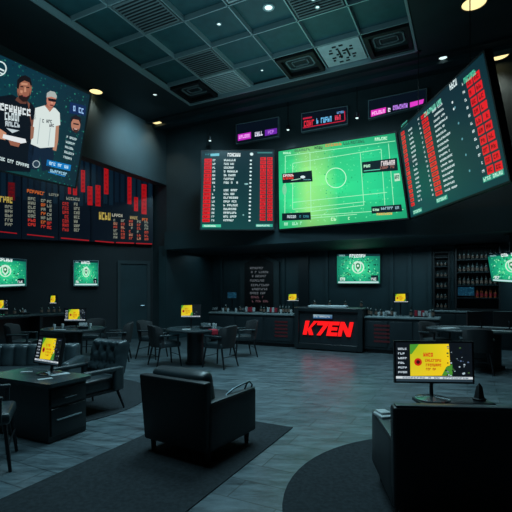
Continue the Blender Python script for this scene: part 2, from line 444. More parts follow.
P.scrib(325, 128, 350, 138, 3, W, 4, -.1); P.scrib(388, 114, 440, 132, 7, (230, 220, 220), 4, -.1); P.scrib(385, 134, 445, 144, 8, (150, 100, 90), 4, -.1); P.line(325, 150, 385, 144, 3, (90, 200, 170), 4)
P.scrib(45, 312, 85, 322, 6, (200, 220, 225), 4); P.scrib(90, 312, 125, 320, 5, (60, 140, 150), 4)
P.scrib(358, 288, 382, 296, 3, W, 4); P.scrib(388, 282, 455, 292, 9, (150, 190, 200), 4, -.05)
P.scrib(372, 312, 430, 304, 8, (240, 190, 90), 4, -.05); P.scrib(205, 332, 225, 320, 2, (200, 250, 200), 4); P.scrib(260, 328, 275, 318, 2, (200, 250, 200), 4)
P.scrib(34, 350, 100, 338, 9, (170, 240, 200), 4, -.05); P.ell(35, 218, 8, 20, (120, 210, 160), 2); P.poly([(435,160),(455,158),(458,185),(438,188)], (190, 230, 200), 2); P.scrib(438, 165, 455, 180, 3, (40, 90, 80), 3)
S.mb.build('screen', M['screen'], t, world=True)

# --- score board left of it
bd = Board(at(200, 11.05, 3.13), at(274, 11.05, 3.13), 0).quad([(202,151.5),(273.5,150.5),(273.5,229.3),(200.5,229.5)])
t = bd.empty('results_board', 'results board with red and white number columns beside the soccer screen', 'screen')
bd.casing(.12, .03).build('casing', BR_, t, world=True)
mount_to_wall(bd, t, (.2, .8), C, UX)
S = Surf(bd.fn, lambda x, y: bd.px(195+x/5.69, 145+y/5.69))
Q = Surf(bd.fn, lambda x, y: bd.st(x, y)); Q.mb = S.mb
Q.poly([(0,0),(1,0),(1,1),(0,1)], [(8,42,50),(6,34,44),(10,58,60),(14,72,70)], 0)
RD = (225, 24, 34); WH = (215, 235, 235)
for i in range(17):
    y = 78+i*21.4; xo = -i*.75
    S.rect(54+xo, y, 96+xo, y+18, RD, 2); S.scrib(60+xo, y+5, 90+xo, y+14, 4, (120, 8, 16), 3)
    S.scrib(101+xo*.6, y+3, 118+xo*.6, y+14, 2, WH, 2)
    if i != 7: S.scrib(165+xo*.3, y+2, 165+random.randint(55, 82), y+14, 8, WH, 2)
    S.ell(318-i*.5, y+10, 7, 5, WH, 2, 8)
    S.rect(372-i*.2, y-8, 404-i*.2, y+10, RD, 2); S.rect(411, y-8, 441, y+10, RD, 2)
    S.scrib(377, y-4, 400, y+6, 4, (110, 8, 18), 3); S.scrib(415, y-4, 437, y+6, 4, (110, 8, 18), 3)
S.scrib(60, 50, 84, 58, 4, (70,150,160), 2); S.poly([(88,50),(138,47),(138,62),(88,64)], (110, 190, 205), 2)
S.scrib(186, 46, 260, 66, 7, (240, 250, 250), 2); S.ell(322, 52, 10, 9, WH, 2, 10); S.rect(355, 40, 440, 48, (60, 120, 120), 2)
S.rect(42, 452, 148, 468, (70, 200, 160), 2); S.scrib(46, 456, 120, 465, 12, (220,250,240), 3)
S.rect(346, 450, 442, 466, (60, 170, 145), 2); S.scrib(350, 454, 425, 463, 10, (210,245,235), 3)
S.ell(292, 222, 12, 5, (140,190,190), 2, 8); S.ell(275, 398, 5, 5, (120,170,170), 2, 8)
S.mb.build('screen', M['screen'], t, world=True)

# --- tall angled board on the right
bd = Board((3.42, 9.27, 3.14), (3.695, 6.11, 3.14), .17).quad([(399.5,131),(483.5,52.5),(509.5,180.5),(411,217.5)])
t = bd.empty('results_board', 'angled results board hanging at right, rows of red and white figures', 'screen')
bd.casing(.12, .03).build('casing', BR_, t, world=True)
mount_to_ceiling(bd, t, (.2, .8))
Q = Surf(bd.fn, lambda x, y: bd.st(x, y)); Q.poly([(0,0),(1,0),(1,1),(0,1)], [(10,40,50),(8,40,50),(12,56,62),(16,70,74)], 0)
S = Surf(bd.fn); S.mb = Q.mb
def c5(x, y): return bd.px(395+x/3.01, 50+y/3.01)
def col(top, bot, n, w, kind, h=.74, rgb=RD):
    a, b_ = c5(*top), c5(*bot)
    for i in range(n):
        k = i/(n-1); x = a[0]+(b_[0]-a[0])*k; y = a[1]+(b_[1]-a[1])*k; st_ = abs(b_[1]-a[1])/(n-1)*h; ww = w
        if kind == 'red': S.rect(x, y, x+ww, y-st_, rgb, 2); S.scrib(x+ww*.15, y-st_*.75, x+ww*.85, y-st_*.25, max(2, int(ww/.06)), (110, 8, 16), 3)
        elif kind == 'txt': S.scrib(x, y-st_*.8, x+ww*random.uniform(.7, 1), y-st_*.15, max(2, int(ww/.05)), rgb, 2)
        else: S.ell(x, y-st_*.5, .022, .022, rgb, 2, 8)
col((18, 250), (48, 462), 17, .16, 'red'); col((40, 240), (70, 450), 17, .20, 'txt', .6, WH)
col((78, 200), (122, 430), 17, .24, 'red'); col((68, 205), (112, 432), 17, .06, 'txt', .6, WH)
col((112, 182), (150, 420), 17, .46, 'txt', .6, WH)
col((172, 150), (176, 170), 2, .1, 'dot', rgb=WH); col((198, 100), (262, 360), 12, .07, 'txt', .5, WH); col((178,155),(222,345),5,.1,'dot',rgb=(90,150,160))
col((214, 92), (276, 352), 10, .155, 'red', .8); col((234, 75), (300, 342), 10, .165, 'red', .8)
a = c5(88, 192); S.scrib(a[0], a[1]-.07, a[0]+.62, a[1]+.02, 16, (120, 220, 190), 3)
a = c5(165, 112); S.scrib(a[0], a[1]-.06, a[0]+.22, a[1]+.05, 4, WH, 3)
a = c5(206, 84); S.scrib(a[0], a[1]-.10, a[0]+.32, a[1]-.01, 7, (80, 200, 160), 3)
a = c5(20, 235); S.scrib(a[0], a[1]-.02, a[0]+.3, a[1]+.06, 6, (70, 170, 150), 3)
for x, y, w in ((55, 490, .4), (125, 455, .4), (265, 392, .50)):
    a = c5(x, y); S.rect(a[0], a[1]-.045, a[0]+w, a[1]+.045, (40, 140, 118), 2); S.scrib(a[0]+.02, a[1]-.03, a[0]+w-.02, a[1]+.03, 10, (180, 240, 215), 3)
S.mb.build('screen', M['screen'], t, world=True)

# --- large poster screen on the left with two men
bd = Board((-3.97, 6.52, 3.404), (-3.275, 7.6, 3.404), .272)
bd.quad([(90,95),(90,95),(75,187),(75,187)]); L_ = 2.85
(ax, ay), (bx, by) = bd.q[0], bd.q[2]
bd.q = [(ax-L_, ay), (ax, ay), (ax, by), (ax-L_, by)]
t = bd.empty('display_screen', 'big tilted screen at upper left showing two men in T-shirts', 'screen')
bd.casing(.14, .03).build('casing', BR_, t, world=True)
mount_to_wall(bd, t, (.35, .8), C, -VX, tv=.06)
Q = Surf(bd.fn, lambda x, y: bd.st(x, y))
for i in range(6):
    for j in range(4):
        def pc(x, y): return (8+8*y, 40+26*math.sin(PI*x)*(.4+.6*y), 52+14*math.sin(PI*x))
        Q.poly([(i/6, j/4), ((i+1)/6, j/4), ((i+1)/6, (j+1)/4), (i/6, (j+1)/4)], [pc(i/6, j/4), pc((i+1)/6, j/4), pc((i+1)/6, (j+1)/4), pc(i/6, (j+1)/4)], 0)
for k in range(800):
    x, y = random.random(), random.random(); r = random.uniform(.002, .006)
    Q.ell(x, y, r, r*1.6, random.choice([(22, 104, 92), (16, 84, 82), (40, 124, 104), (8, 40, 50)]), 1, 5)
S = Surf(bd.fn, lambda x, y: bd.px(x, y)); S.mb = Q.mb
SK, SKD, SKL = (150, 96, 76), (96, 58, 48), (196, 140, 112)
# first man
S.poly([(-14,170),(-12,104),(-4,97),(12,94.5),(20,99),(27,100.5),(33,107),(36,128),(33,156),(30,172)], (9, 18, 28), 3)
S.poly([(27,101),(34,108),(37.5,128),(36,141),(32,142),(31,125)], (120, 76, 62), 4)
S.poly([(30,101.5),(34.5,108),(36,119),(31,120),(29,108)], (9, 18, 28), 5)
S.poly([(17,97),(27,99),(26,104),(20,103.5),(15,100)], SKD, 4)
S.ell(24.2, 89, 7.2, 11.5, SK, 5, rot=.15)
S.poly([(16.5,88),(17,80),(20.5,76.2),(25,75.3),(30,78),(31.5,84),(30.8,87),(29,82.5),(24,80.5),(19.5,83),(18.3,89)], (20, 16, 20), 6)
S.poly([(17.2,91),(19,95.5),(22,95),(25.5,97),(28.5,95.5),(30,90),(29.2,97),(26.5,101.5),(22.5,101.8),(18.8,98.5)], (34, 22, 22), 6)
S.line(20, 86.5, 23, 86.8, 1.1, (24, 16, 18), 7); S.line(26, 87.3, 29, 87.6, 1.1, (24, 16, 18), 7)
S.poly([(24.2,87),(25.6,87.2),(26,92),(23.6,92)], SKL, 6); S.line(22.5, 95.8, 26.8, 96.4, 1.0, (150, 80, 76), 7)
S.poly([(20,90),(22.6,90.5),(22,93.6),(19.8,92.5)], SKL, 6); S.poly([(21,82.5),(27.5,83.4),(27,85.4),(21,84.8)], SKL, 6)
S.scrib(-9, 101, 31, 108, 9, (218, 228, 230), 6, .22); S.scrib(4.5, 112, 21, 120, 5, (200, 215, 218), 6, .12); S.scrib(5, 121, 20, 126, 5, (190, 205, 210), 6, .12); S.poly([(6,128),(19,130.5),(12,133)], (190, 205, 210), 6)
S.poly([(-14,125),(-3,127),(6,133),(5,140),(-4,138),(-14,134)], SKL, 7); S.poly([(3,134),(25,139),(26,142.5),(20,143.5),(2,138)], (225, 230, 232), 8)
S.poly([(8,140),(20,143),(18,147),(10,145)], SK, 9)
# second man
S.poly([(29,143),(53,146),(54,156),(50,170),(42,171),(40,156),(37,170),(27,168)], (16, 34, 54), 3)
S.poly([(54,120),(59,122),(58,140),(56,151),(52.5,150),(53.5,136)], (176, 128, 104), 4)
S.poly([(35,108),(44,105.5),(55,108),(59.5,113),(60,125),(55.5,126),(54,147),(40,148),(30.5,144),(32.5,128),(34,116)], (214, 226, 222), 5)
S.poly([(44,105),(53,107.5),(49.5,112)], (176, 120, 100), 6)
S.poly([(46,104),(52.5,105),(52,108),(46,107)], SK, 6)
S.ell(51, 99.5, 4.8, 8, (186, 120, 100), 7, rot=.12)
S.poly([(46,97.5),(46.5,93),(50,90.8),(54.5,92),(56.5,96),(56,98.5),(51,96.6)], (168, 176, 172), 8)
S.poly([(47.5,98),(55.8,99.4),(55.3,102),(51.5,101.6),(47.8,100.6)], (26, 18, 26), 9); S.line(49.5, 105, 53, 105.6, 1.1, (96, 40, 40), 9)
S.poly([(50.8,101),(52.2,101.2),(52.4,103.6),(50.6,103.4)], (214, 150, 126), 8)
S.scrib(42, 119, 52, 122.5, 5, (60, 70, 76), 7, .1); S.scrib(49, 124, 54, 127, 3, (70, 70, 80), 7)
S.poly([(30.5,126),(34,127),(33,138),(30,140)], (150, 104, 84), 6); S.line(40, 118, 37, 144, .8, (170, 186, 186), 6); S.line(50, 128, 48, 146, .7, (170, 186, 186), 6)
# badge, small portrait and captions at its right
S.poly([(70,102),(86,106),(85,116),(69,113)], (14, 40, 86), 3); S.scrib(73, 105.5, 84, 111, 4, (150, 190, 235), 4, .3)
S.ell(75.5, 124.5, 4.6, 7.5, (176, 120, 98), 4); S.poly([(70.5,123),(71,117),(76,114.8),(81,118.5),(80.5,125),(78.5,120),(73,119)], (28, 22, 30), 5); S.line(73, 123.5, 78.5, 124.5, 1.4, (40, 22, 26), 5)
S.poly([(72.5,128),(78.5,129),(76.5,133),(73.5,132)], (60, 34, 32), 5); S.line(73.8, 128.8, 77, 129.3, .9, (220, 180, 170), 6)
for i in range(5): S.scrib(66.5-i*.8, 135.5+i*5, 77-i*.9-random.random()*2, 137.8+i*5, 7, (190, 214, 216), 4, .3)
S.poly([(47,159.5),(71,165),(70,171),(46,165.5)], (20, 120, 190), 3); S.scrib(49, 161.5, 68.5, 164.5, 9, (190, 230, 250), 4, .23)
S.scrib(50, 169, 67, 172, 8, (150, 200, 225), 4, .23); S.line(48, 172, 65, 176.5, .9, (30, 120, 190), 4); S.scrib(-10, 154, 29, 157.5, 18, (200, 220, 220), 4, .27)
S.ell(36, 164, 3.4, 3.2, (40, 60, 76), 4); S.ring(36, 164, 3.4, 3.4, .7, (180, 200, 205), 5, 14)
S.ring(-1, 68.5, 7, 7, 1.3, (210, 230, 228), 3, 20); S.line(-6, 66, 4, 71, 1.5, (210, 230, 228), 4); S.line(-6, 70, 3, 74, 1.2, (210, 230, 228), 4)
S.mb.build('screen', M['screen'], t, world=True)

# --- odds boards on the left wall, below the bulkhead
def odds(px0, px1, label, draw):
    o = (A1-A0).normalized(); n_ = Vector((o.y, -o.x, 0))*.12
    bd = Board((A0.x+n_.x, A0.y+n_.y, 3.0), (A1.x+n_.x, A1.y+n_.y, 3.0), 0)
    x0, x1 = bd.px(px0, 240)[0], bd.px(px1, 240)[0]
    bd.q = [(x0, 2.8), (x1, 2.8), (x1, 0), (x0, 0)]
    t = bd.empty('odds_board', label, 'odds board', 'odds boards side by side on the left wall')
    bd.casing(.119, .0).build('casing', BR_, t, world=True)
    S = Surf(bd.fn, lambda x, y: bd.px(x, y)); Q = Surf(bd.fn, lambda x, y: bd.st(x, y)); Q.mb = S.mb
    Q.poly([(0,0),(1,0),(1,1),(0,1)], (7, 17, 30), 0)
    k = max(2, int(round((x1-x0)/.17)))
    for i in range(k):
        Q.rect((i+.12)/k, .02, (i+.8)/k, random.uniform(.55, .62), random.choice([(12, 30, 46), (9, 24, 40), (14, 36, 52)]), 1)
    draw(S); S.mb.build('screen', M['screen_odds'], t, world=True)
OR, YL, CR = (220, 110, 50), (214, 190, 90), (150, 156, 140)
def redbar(S, x0, y0, x1, y1, c=(196, 22, 30)):
    S.rect(x0, y0, x1, y1, c, 3, .1)
    n_ = int((y1-y0)/4)
    for i in range(n_): S.scrib(x0+1, y0+1+i*4, x1-.8, y0+3.4+i*4, 3, (130, 12, 20), 4)
def d1(S):
    redbar(S, 8, 182, 15, 200, (90, 18, 28)); S.scrib(0, 196, 13, 202, 4, YL, 4, .12)
    for i in range(5): S.scrib(5, 205+i*4.4, 13, 208+i*4.4, 3, CR, 4, .1)
    S.line(-20, 229.5, 17, 233.5, 1.0, (190, 26, 36), 4)
def d2(S):
    S.scrib(27, 189, 45, 192.5, 7, OR, 4, .17); S.scrib(49, 193, 59, 195.5, 5, CR, 4, .12)
    for i in range(7):
        c = CR if i < 5 else (220, 60, 50)
        S.scrib(28, 197+i*4.3, 36, 200+i*4.3, 3, c, 4, .08); S.scrib(41, 199+i*4.3, 46, 202+i*4.3, 2, OR if i % 2 else c, 4, .08); S.scrib(47, 200+i*4.3, 52, 203+i*4.3, 2, c, 4, .08)
    S.line(27, 234.5, 54, 237.3, 1.0, (190, 26, 36), 4)
def d3(S):
    S.scrib(64, 196.5, 80, 199.5, 7, CR, 4, .1)
    for i in range(7):
        S.scrib(62.5, 202+i*4.3, 69, 205.2+i*4.3, 3, (200, 50, 46), 4, .08); S.scrib(74, 202.5+i*4.3, 80, 205.5+i*4.3, 3, CR, 4, .08)
    redbar(S, 68, 184, 71, 194); redbar(S, 73, 180, 77, 195); redbar(S, 81, 170, 85, 192)
    S.line(61, 238, 89, 240.6, 1.2, (190, 26, 36), 4)
def d4(S):
    for b_ in ((87.5, 186, 92.5, 205), (95.5, 185, 100.5, 206), (104, 161, 108.5, 194), (127.5, 177, 131.5, 204), (134, 197, 138, 211), (141.5, 184, 146.5, 214)): redbar(S, *b_)
    S.scrib(99, 212, 111, 219.5, 4, YL, 4, .08); S.scrib(112, 213.5, 125, 216.5, 6, (200, 200, 180), 4, .08); S.scrib(130, 216, 138, 219, 4, (190,170,110), 4, .08); S.scrib(142, 218, 150, 221, 4, OR, 4, .08)
    for x in (113.5, 121, 129, 137, 144.5):
        for i in range(6): S.scrib(x, 219+i*3.4+(x-113)*.06, x+4.2, 221.4+i*3.4+(x-113)*.06, 2, random.choice([(200,140,110), CR, (200, 80, 60)]), 4)
    S.line(95, 241, 114, 242.6, 1.1, (190, 26, 36), 4); S.line(116, 242.6, 134, 243.2, 1.1, (190, 26, 36), 4); S.line(136, 243.4, 152, 244, 1.1, (190, 26, 36), 4)
    S.line(88, 206, 92, 214, .6, (4, 8, 12), 4); S.line(92, 214, 92, 240, .6, (4, 8, 12), 4)
odds(-30, 21.5, 'odds board cut by the left picture edge, short number column', d1)
odds(22, 58.5, 'odds board with orange heading and three number columns', d2)
odds(59, 90.5, 'odds board with one red and one white number column', d3)
odds(91, 153, 'widest odds board with yellow heading beside the wall corner', d4)

# --- television sets with a green game picture
def green_tv(px0, y0, px1, y1, P0, P1, lean, label, name='television', n=None, mount=None, quad=None, crest=True):
    bd = Board(P0, P1, lean).quad(quad or [(px0,y0),(px1,y0),(px1,y1),(px0,y1)])
    t = bd.empty(name, label, 'television', 'televisions showing the green game picture')
    bd.casing(.06, .018).build('casing', M['edge'] if px0 < 100 else BR_, t, world=True)
    S = Surf(bd.fn, lambda x, y: bd.st(x, y))
    K = 6
    def gc(x, y):
        r = math.hypot((x-.5)*1.1, y-.5); k = max(0, 1-r*1.35); return (14+70*k*k, 96+150*k, 84+80*k)
    for i in range(K):
        for j in range(K):
            q = [(i/K, j/K), ((i+1)/K, j/K), ((i+1)/K, (j+1)/K), (i/K, (j+1)/K)]; S.poly(q, [gc(*p) for p in q], 0)
    for k in range(150):
        x, y = random.uniform(.04, .96), random.uniform(.12, .9); r = random.uniform(.006, .016)
        S.ell(x, y, r, r*1.5, random.choice([(10, 60, 56), (60, 225, 140), (30, 180, 110), (150, 240, 180), (8, 50, 50)]), 1, 5)
    S.rect(0, 0, 1, .07, (10, 40, 46), 2); S.scrib(.3, .01, .68, .12, 7, (230, 245, 245), 3); S.scrib(.05, .03, .2, .08, 5, (140, 190, 190), 3)
    S.ring(.5, .45, .13, .2, .03, (210, 240, 220), 2, 16); S.poly([(.42,.3),(.5,.24),(.58,.3),(.57,.5),(.5,.62),(.43,.5)], (200, 235, 215), 3)
    S.poly([(.45,.34),(.5,.3),(.55,.34),(.545,.46),(.5,.54),(.455,.46)], (40, 130, 80), 4); S.ell(.5, .4, .025, .04, (230, 245, 235), 5, 8)
    for s_ in (-1, 1):
        S.line(.5+s_*.16, .3, .5+s_*.34, .2, .02, (60, 190, 120), 2); S.line(.5+s_*.2, .62, .5+s_*.42, .82, .02, (90, 210, 140), 2); S.scrib(.5+s_*.36-.06, .8, .5+s_*.36+.06, .9, 3, (230,240,240), 3)
    for k in range(26):
        a = random.uniform(0, 2*PI); r = random.uniform(.2, .42); S.ell(.5+r*math.cos(a)*1.05, .52+r*math.sin(a), .018, .026, random.choice([(180, 245, 210), (90, 230, 160), (8, 44, 44)]), 2, 7)
    S.rect(.03, .93, .97, .985, (190, 225, 225), 2); S.rect(.8, .72, .96, .9, (10, 34, 40), 3)
    S.mb.build('screen', M['screen'], t, world=True)
    if mount == 'ceiling': 
        p = bd.fn(*bd.st(.5, .1), -.07); MB().tube([p, Vector((p.x, p.y, n))], .025).box((p.x, p.y, n-.02), (.2, .2, .04)).build('ceiling_pole', BR_, t, world=True)
    else:
        wp, wn = mount; p = bd.fn(*bd.st(.5, .5), -.05); q = p+wn*(wp-p).dot(wn)
        MB().tube([p, q], .05).build('wall_bracket', BR_, t, world=True)
ao = (A1-A0).normalized(); an = Vector((-ao.y, ao.x, 0))
def offA(v, k): return (v-an*k)
green_tv(-16, 258, 26, 286, offA(A0, .12), offA(A1, .12), 0, 'green television at left edge, above the long bar table', mount=(A0, an), quad=[(-16,256),(26,260),(26,285.7),(-16,287.5)])
green_tv(74, 261, 98, 285.5, offA(A0, .12), offA(A1, .12), 0, 'nearly square green television on the wall left of the door', mount=(A0, an))
green_tv(337, 254, 380, 283.5, D0-UX*.12, D1-UX*.12, 0, 'green television on the back wall above the counter with red letters', mount=(D0, UX))
green_tv(487, 254, 530, 281, at(491, 9.35, 1.74), at(532, 8.9, 1.74), .1, 'green television at the right edge hanging in front of the bottle shelf', mount='ceiling', n=2.77, quad=[(487.5,255),(534,250),(536,284),(492,281)])

# --- lit signs above the big screens
def sign(q, label, draw, name='lit_sign'):
    bd = Board(C-UX*.10, WR-UX*.10, 0).quad(q)
    t = bd.empty(name, label, 'sign', 'lit signs above the big screens')
    bd.casing(.1, .02).build('frame', M['edge'], t, world=True)
    S = Surf(bd.fn, lambda x, y: bd.px(x, y)); Q = Surf(bd.fn, lambda x, y: bd.st(x, y)); Q.mb = S.mb
    Q.poly([(0,0),(1,0),(1,1),(0,1)], (6, 14, 26), 0); draw(S); S.mb.build('sign_face', M['screen'], t, world=True)
def s1(S):
    S.poly([(238,134.5),(251,132),(251,138.5),(238,141)], (190, 40, 190), 1); S.scrib(239, 135.5, 250, 139, 6, (250, 170, 250), 2, -.17)
    S.scrib(253, 132.5, 263, 137, 5, (225, 225, 245), 2, -.16); S.poly([(265,130),(277,128),(277,133.5),(265,136)], (110, 40, 170), 1); S.scrib(266, 131, 276, 134.5, 5, (190, 120, 230), 2, -.16)
def s2(S):
    S.scrib(304, 121, 314.5, 127, 4, (220, 40, 60), 2, -.17); S.poly([(303,118),(312,116.5),(312,118),(303,119.6)], (190, 30, 60), 2)
    S.scrib(316.5, 118.5, 332, 124, 7, (110, 190, 240), 2, -.17); S.scrib(335, 115.5, 341, 120.5, 3, (230, 60, 90), 2, -.17); S.line(303, 128, 345, 120.6, .9, (190, 30, 60), 2); S.line(344.5, 111, 345, 120, .9, (190, 30, 60), 2)
    S.scrib(337, 111.8, 344, 114, 4, (110, 160, 220), 2, -.17)
def s3(S):
    S.poly([(371,110.5),(386,107.2),(386,112.8),(371,117)], (226, 50, 190), 1); S.scrib(372, 112, 385, 115.5, 6, (255, 190, 245), 2, -.22)
    S.scrib(388, 108, 391, 112, 1, (240, 230, 250), 2); S.scrib(393, 105.8, 408, 110.4, 7, (190, 130, 240), 2, -.2); S.poly([(410,102.5),(424,99),(423,103.5),(410,107.5)], (226, 60, 200), 1)
sign([(236.5,125),(278,117.5),(278,136),(236.5,143.5)], 'small purple lit sign above the results board', s1)
sign([(302,114),(347,106.5),(347,123.5),(302,131.5)], 'lit sign in red and blue letters above the soccer screen', s2)
sign([(369,101),(426,89),(426,104),(369,118.5)], 'magenta lit sign beside the angled results board', s3)

# ================================================================== LAMPS
def spot(loc, col_, watts, size=1.2, blend=.7, rad=.15):
    l = bpy.data.lights.new('downlight_beam', 'SPOT'); l.energy = watts; l.color = col_; l.spot_size = size; l.spot_blend = blend; l.shadow_soft_size = rad
    o = bpy.data.objects.new('downlight_beam', l); COL.objects.link(o); o.location = loc; return o
def downlight(px, py, r, label, warm=True, z=ZC, watts=60, size=1.9):
    Y = F*(z-H)/(CY-py); x = (px-CX)/F*Y
    t = thing('downlight', label, 'ceiling lamp', (x, Y, z), 0, 'round ceiling downlights')
    MB().lathe([(r, -.001), (r*1.22, -.001), (r*1.22, -.012), (r*1.02, -.028), (r, -.02), (r, -.001)], 28).build('trim_ring', BR_, t)
    MB().lathe([(1e-4, -.022), (r*.6, -.021), (r*.99, -.012), (r*.99, -.002)], 28).build('lens', M['lamp_warm'] if warm else M['lamp_cool'], t)
    if watts: spot((x, Y, z-.06), (.95, .95, .80) if warm else (.6, .92, 1), watts, size)
downlight(96, 91, .15, 'warm downlight over the top corner of the poster screen', watts=25)
downlight(157, 122, .14, 'warm downlight tucked where the left bulkhead meets the screen wall', watts=30)
downlight(474, 2.5, .19, 'largest warm downlight, at the top right of the ceiling', watts=40)
downlight(498.5, 55, .19, 'warm downlight just above the right end of the angled board', watts=40)
downlight(443, 57, .08, 'small cool downlight above the angled results board', warm=False, watts=25)
downlight(155, 94, .05, 'tiny cool downlight between the tile field and left bulkhead', warm=False, watts=12)
downlight(75, 86, .05, 'tiny cool downlight behind the top edge of the poster screen', warm=False, watts=0)
def wall_spot(px, py, Y, z, label):
    x = (px-CX)/F*Y
    t = thing('spotlight', label, 'spotlight', (x, Y, z), 0, 'small spotlights along the screen wall')
    MB().tube([(0, 0, .05), (0, 0, ZC-z)], .01).build('stem', M['iron'], t)
    MB().lathe([(.03, .08), (.05, .06), (.055, -.02), (.05, -.045), (1e-4, -.045)], 16).build('housing', M['iron'], t)
    MB().ball((0, 0, -.045), (.034, .034, .022), 6).build('bulb', M['lamp_cool'], t)
    spot((x, Y, z-.09), (.75, .95, 1), 8, 1.6, .8, .05)
wall_spot(288, 128, 10.85, 1.54+162/F*10.85, 'spotlight between the purple sign and the red and blue sign')
wall_spot(357, 116, 9.9, 1.54+174/F*9.9, 'spotlight between the red and blue sign and the magenta sign')
wall_spot(210, 139, 11.8, 1.54+151/F*11.8, 'spotlight above the left end of the results board')

# ceiling tile units
def cell(i, j): return (gp(i, j)+gp(i+1, j+1))/2
rzv = math.atan2(VX.y, VX.x)
def grille(i, j, label):
    t = thing('ceiling_speaker', label, 'ceiling unit', cell(i, j)+Vector((0,0,ZC)), rzv, 'dark units in the ceiling grid')
    f_ = MB()
    for s_ in (-1, 1): f_.box((s_*.38, 0, .08), (.08, .84, .14)); f_.box((0, s_*.38, .08), (.68, .08, .14))
    f_.build('frame', M['black'], t)
    MB().box((0, 0, .13), (.68, .68, .05)).build('back_plate', M['wall_night'], t)
    r_ = MB()
    for a, b_, w_ in ((.28, .19, .03), (.17, .10, .02)):
        for s_ in (-1, 1): r_.box((s_*a, 0, .095), (w_, b_*1.5, .03)); r_.box((0, s_*b_, .095), (a*1.6, w_, .03)); 
        for s_ in (-1, 1):
            for q in (-1, 1): r_.tube([(s_*a, q*b_*.75, .095), (s_*a*.8, q*b_, .095)], w_/2, 6)
    r_.build('ring', M['tile_grey'], t)
def ribbed(i, j, label, m, text=False):
    t = thing('ceiling_panel', label, 'ceiling panel', cell(i, j)+Vector((0,0,ZC)), rzv, 'pale panels in the ceiling grid')
    MB().box((0, 0, .09), (.84, .84, .05)).build('panel', M[m], t)
    r_ = MB()
    if text:
        for k in range(7):
            y = .30-k*.1
            for x in (-.24, -.10, .04, .18):
                if (k*5+int(x*50)) % 3: r_.box((x+.02*(k % 3), y, .058), (.05+.03*((k+1) % 2), .035, .016))
        for x in (-.05, .12): r_.box((x, 0, .058), (.03, .3, .016))
        r_.build('dark_lettering', M['black'], t)
    else:
        for k in range(11): r_.box((0, -.36+k*.072, .058), (.78, .02, .016))
        r_.build('ribs', M['tile_grey'] if m == 'tile_light' else M['wall_night'], t)
grille(0, 0, 'dark ceiling unit in the far left corner of the grid'); grille(3, 0, 'dark ceiling unit between a teal tile and the lettered panel'); grille(5, 0, 'dark ceiling unit in the far right corner of the grid')
ribbed(1, 0, 'pale ribbed panel in the far row of the ceiling grid', 'tile_light'); ribbed(4, 0, 'pale ceiling panel with dark block marks', 'tile_light', True)
ribbed(1, 1, 'grey ribbed panel in the second row of the ceiling grid', 'tile_grey'); ribbed(4, 2, 'grey ribbed panel carrying three small lights', 'tile_grey'); ribbed(3, 3, 'pale ribbed panel at the top edge of the picture', 'tile_light'); ribbed(1, 3, 'grey ribbed panel behind the upper left of the ceiling grid', 'tile_grey')
def pin(i, j, dx, dy, r, label):
    c = cell(i, j)+VX*dx+UX*dy
    z = ZC+.16 if (i, j) != (4, 2) else ZC+.05
    t = thing('pin_light', label, 'ceiling lamp', (c.x, c.y, z), 0, 'pin lights in the ceiling grid')
    MB().lathe([(r*.9, 0), (r*1.5, 0), (r*1.4, -.02), (r*.95, -.02), (r*.9, 0)], 18).build('ring', M['edge'], t)
    MB().lathe([(1e-4, -.018), (r*.9, -.012), (r*.9, -.001)], 18).build('lens', M['lamp_cool'], t)
pin(3, 2, .1, 0, .075, 'brightest pin light, in a teal tile near the lamp panel'); pin(2, 0, 0, 0, .028, 'pin light in the teal tile beside the pale ribbed panel'); pin(2, 2, 0, 0, .035, 'pin light in the third row of teal tiles')
for k, w in enumerate(('far', 'middle', 'near')): pin(4, 2, 0, .22-.22*k, .032, 'small lamp on the grey ceiling panel, the %s one of its three' % w)

# general lighting: unseen cool area lights added overhead as soft ambient
def on_line0(px, k):
    s_ = (px-CX)/F; Y = k/(1+.503*s_); return Vector((s_*Y, Y, 0))
def area(loc, size, watts, col_, sy=None, rot=(0, 0, 0), spread=PI):
    l = bpy.data.lights.new('ceiling_light', 'AREA'); l.energy = watts; l.color = col_; l.shape = 'RECTANGLE'; l.size = size; l.size_y = sy or size; l.spread = spread
    o = bpy.data.objects.new('ceiling_light', l); COL.objects.link(o); o.location = loc; o.rotation_euler = rot; return o
CO = (.50, .86, 1.0)
c = cell(3, 0); area((c.x, c.y, ZC-.08), 3.5, 100, CO, .8, (0, 0, rzv), 2.2)
c = cell(3, 3); area((c.x, c.y, ZC-.08), 3.0, 170, CO, 2.4, (0, 0, rzv), 2.2)
c = cell(3, 6); area((c.x, c.y, ZC-.08), 3.0, 65, CO, 1.6, (0, 0, rzv), 2.0)
c = cell(-3, 3); area((c.x, c.y, 4.6), 1.2, 22, CO, 1.2, (0, 0, rzv), 2.4)
# unseen fill added under the counter recess, and unseen uplights added for the ceiling
for px, wt in ((215, 3), (270, 8), (330, 8), (390, 9), (450, 12), (500, 13)):
    p = on_line0(px, 11.67+1.3/.893); area((p.x, p.y, 2.70), 1.6, wt, CO, .9, (0, 0, rzv), 3.0)
area((-5.2, 10.6, 5.6), 1.6, 16, CO, 1.6, (0, 0, 0), 2.8)
area((.4, 8.2, 5.0), 3.2, 20, (.45, .90, 1.0), 3.2, (PI, 0, rzv), PI)
area((-2.6, 6.2, 5.4), 2.0, 10, (.45, .90, 1.0), 2.0, (PI, 0, rzv), PI)
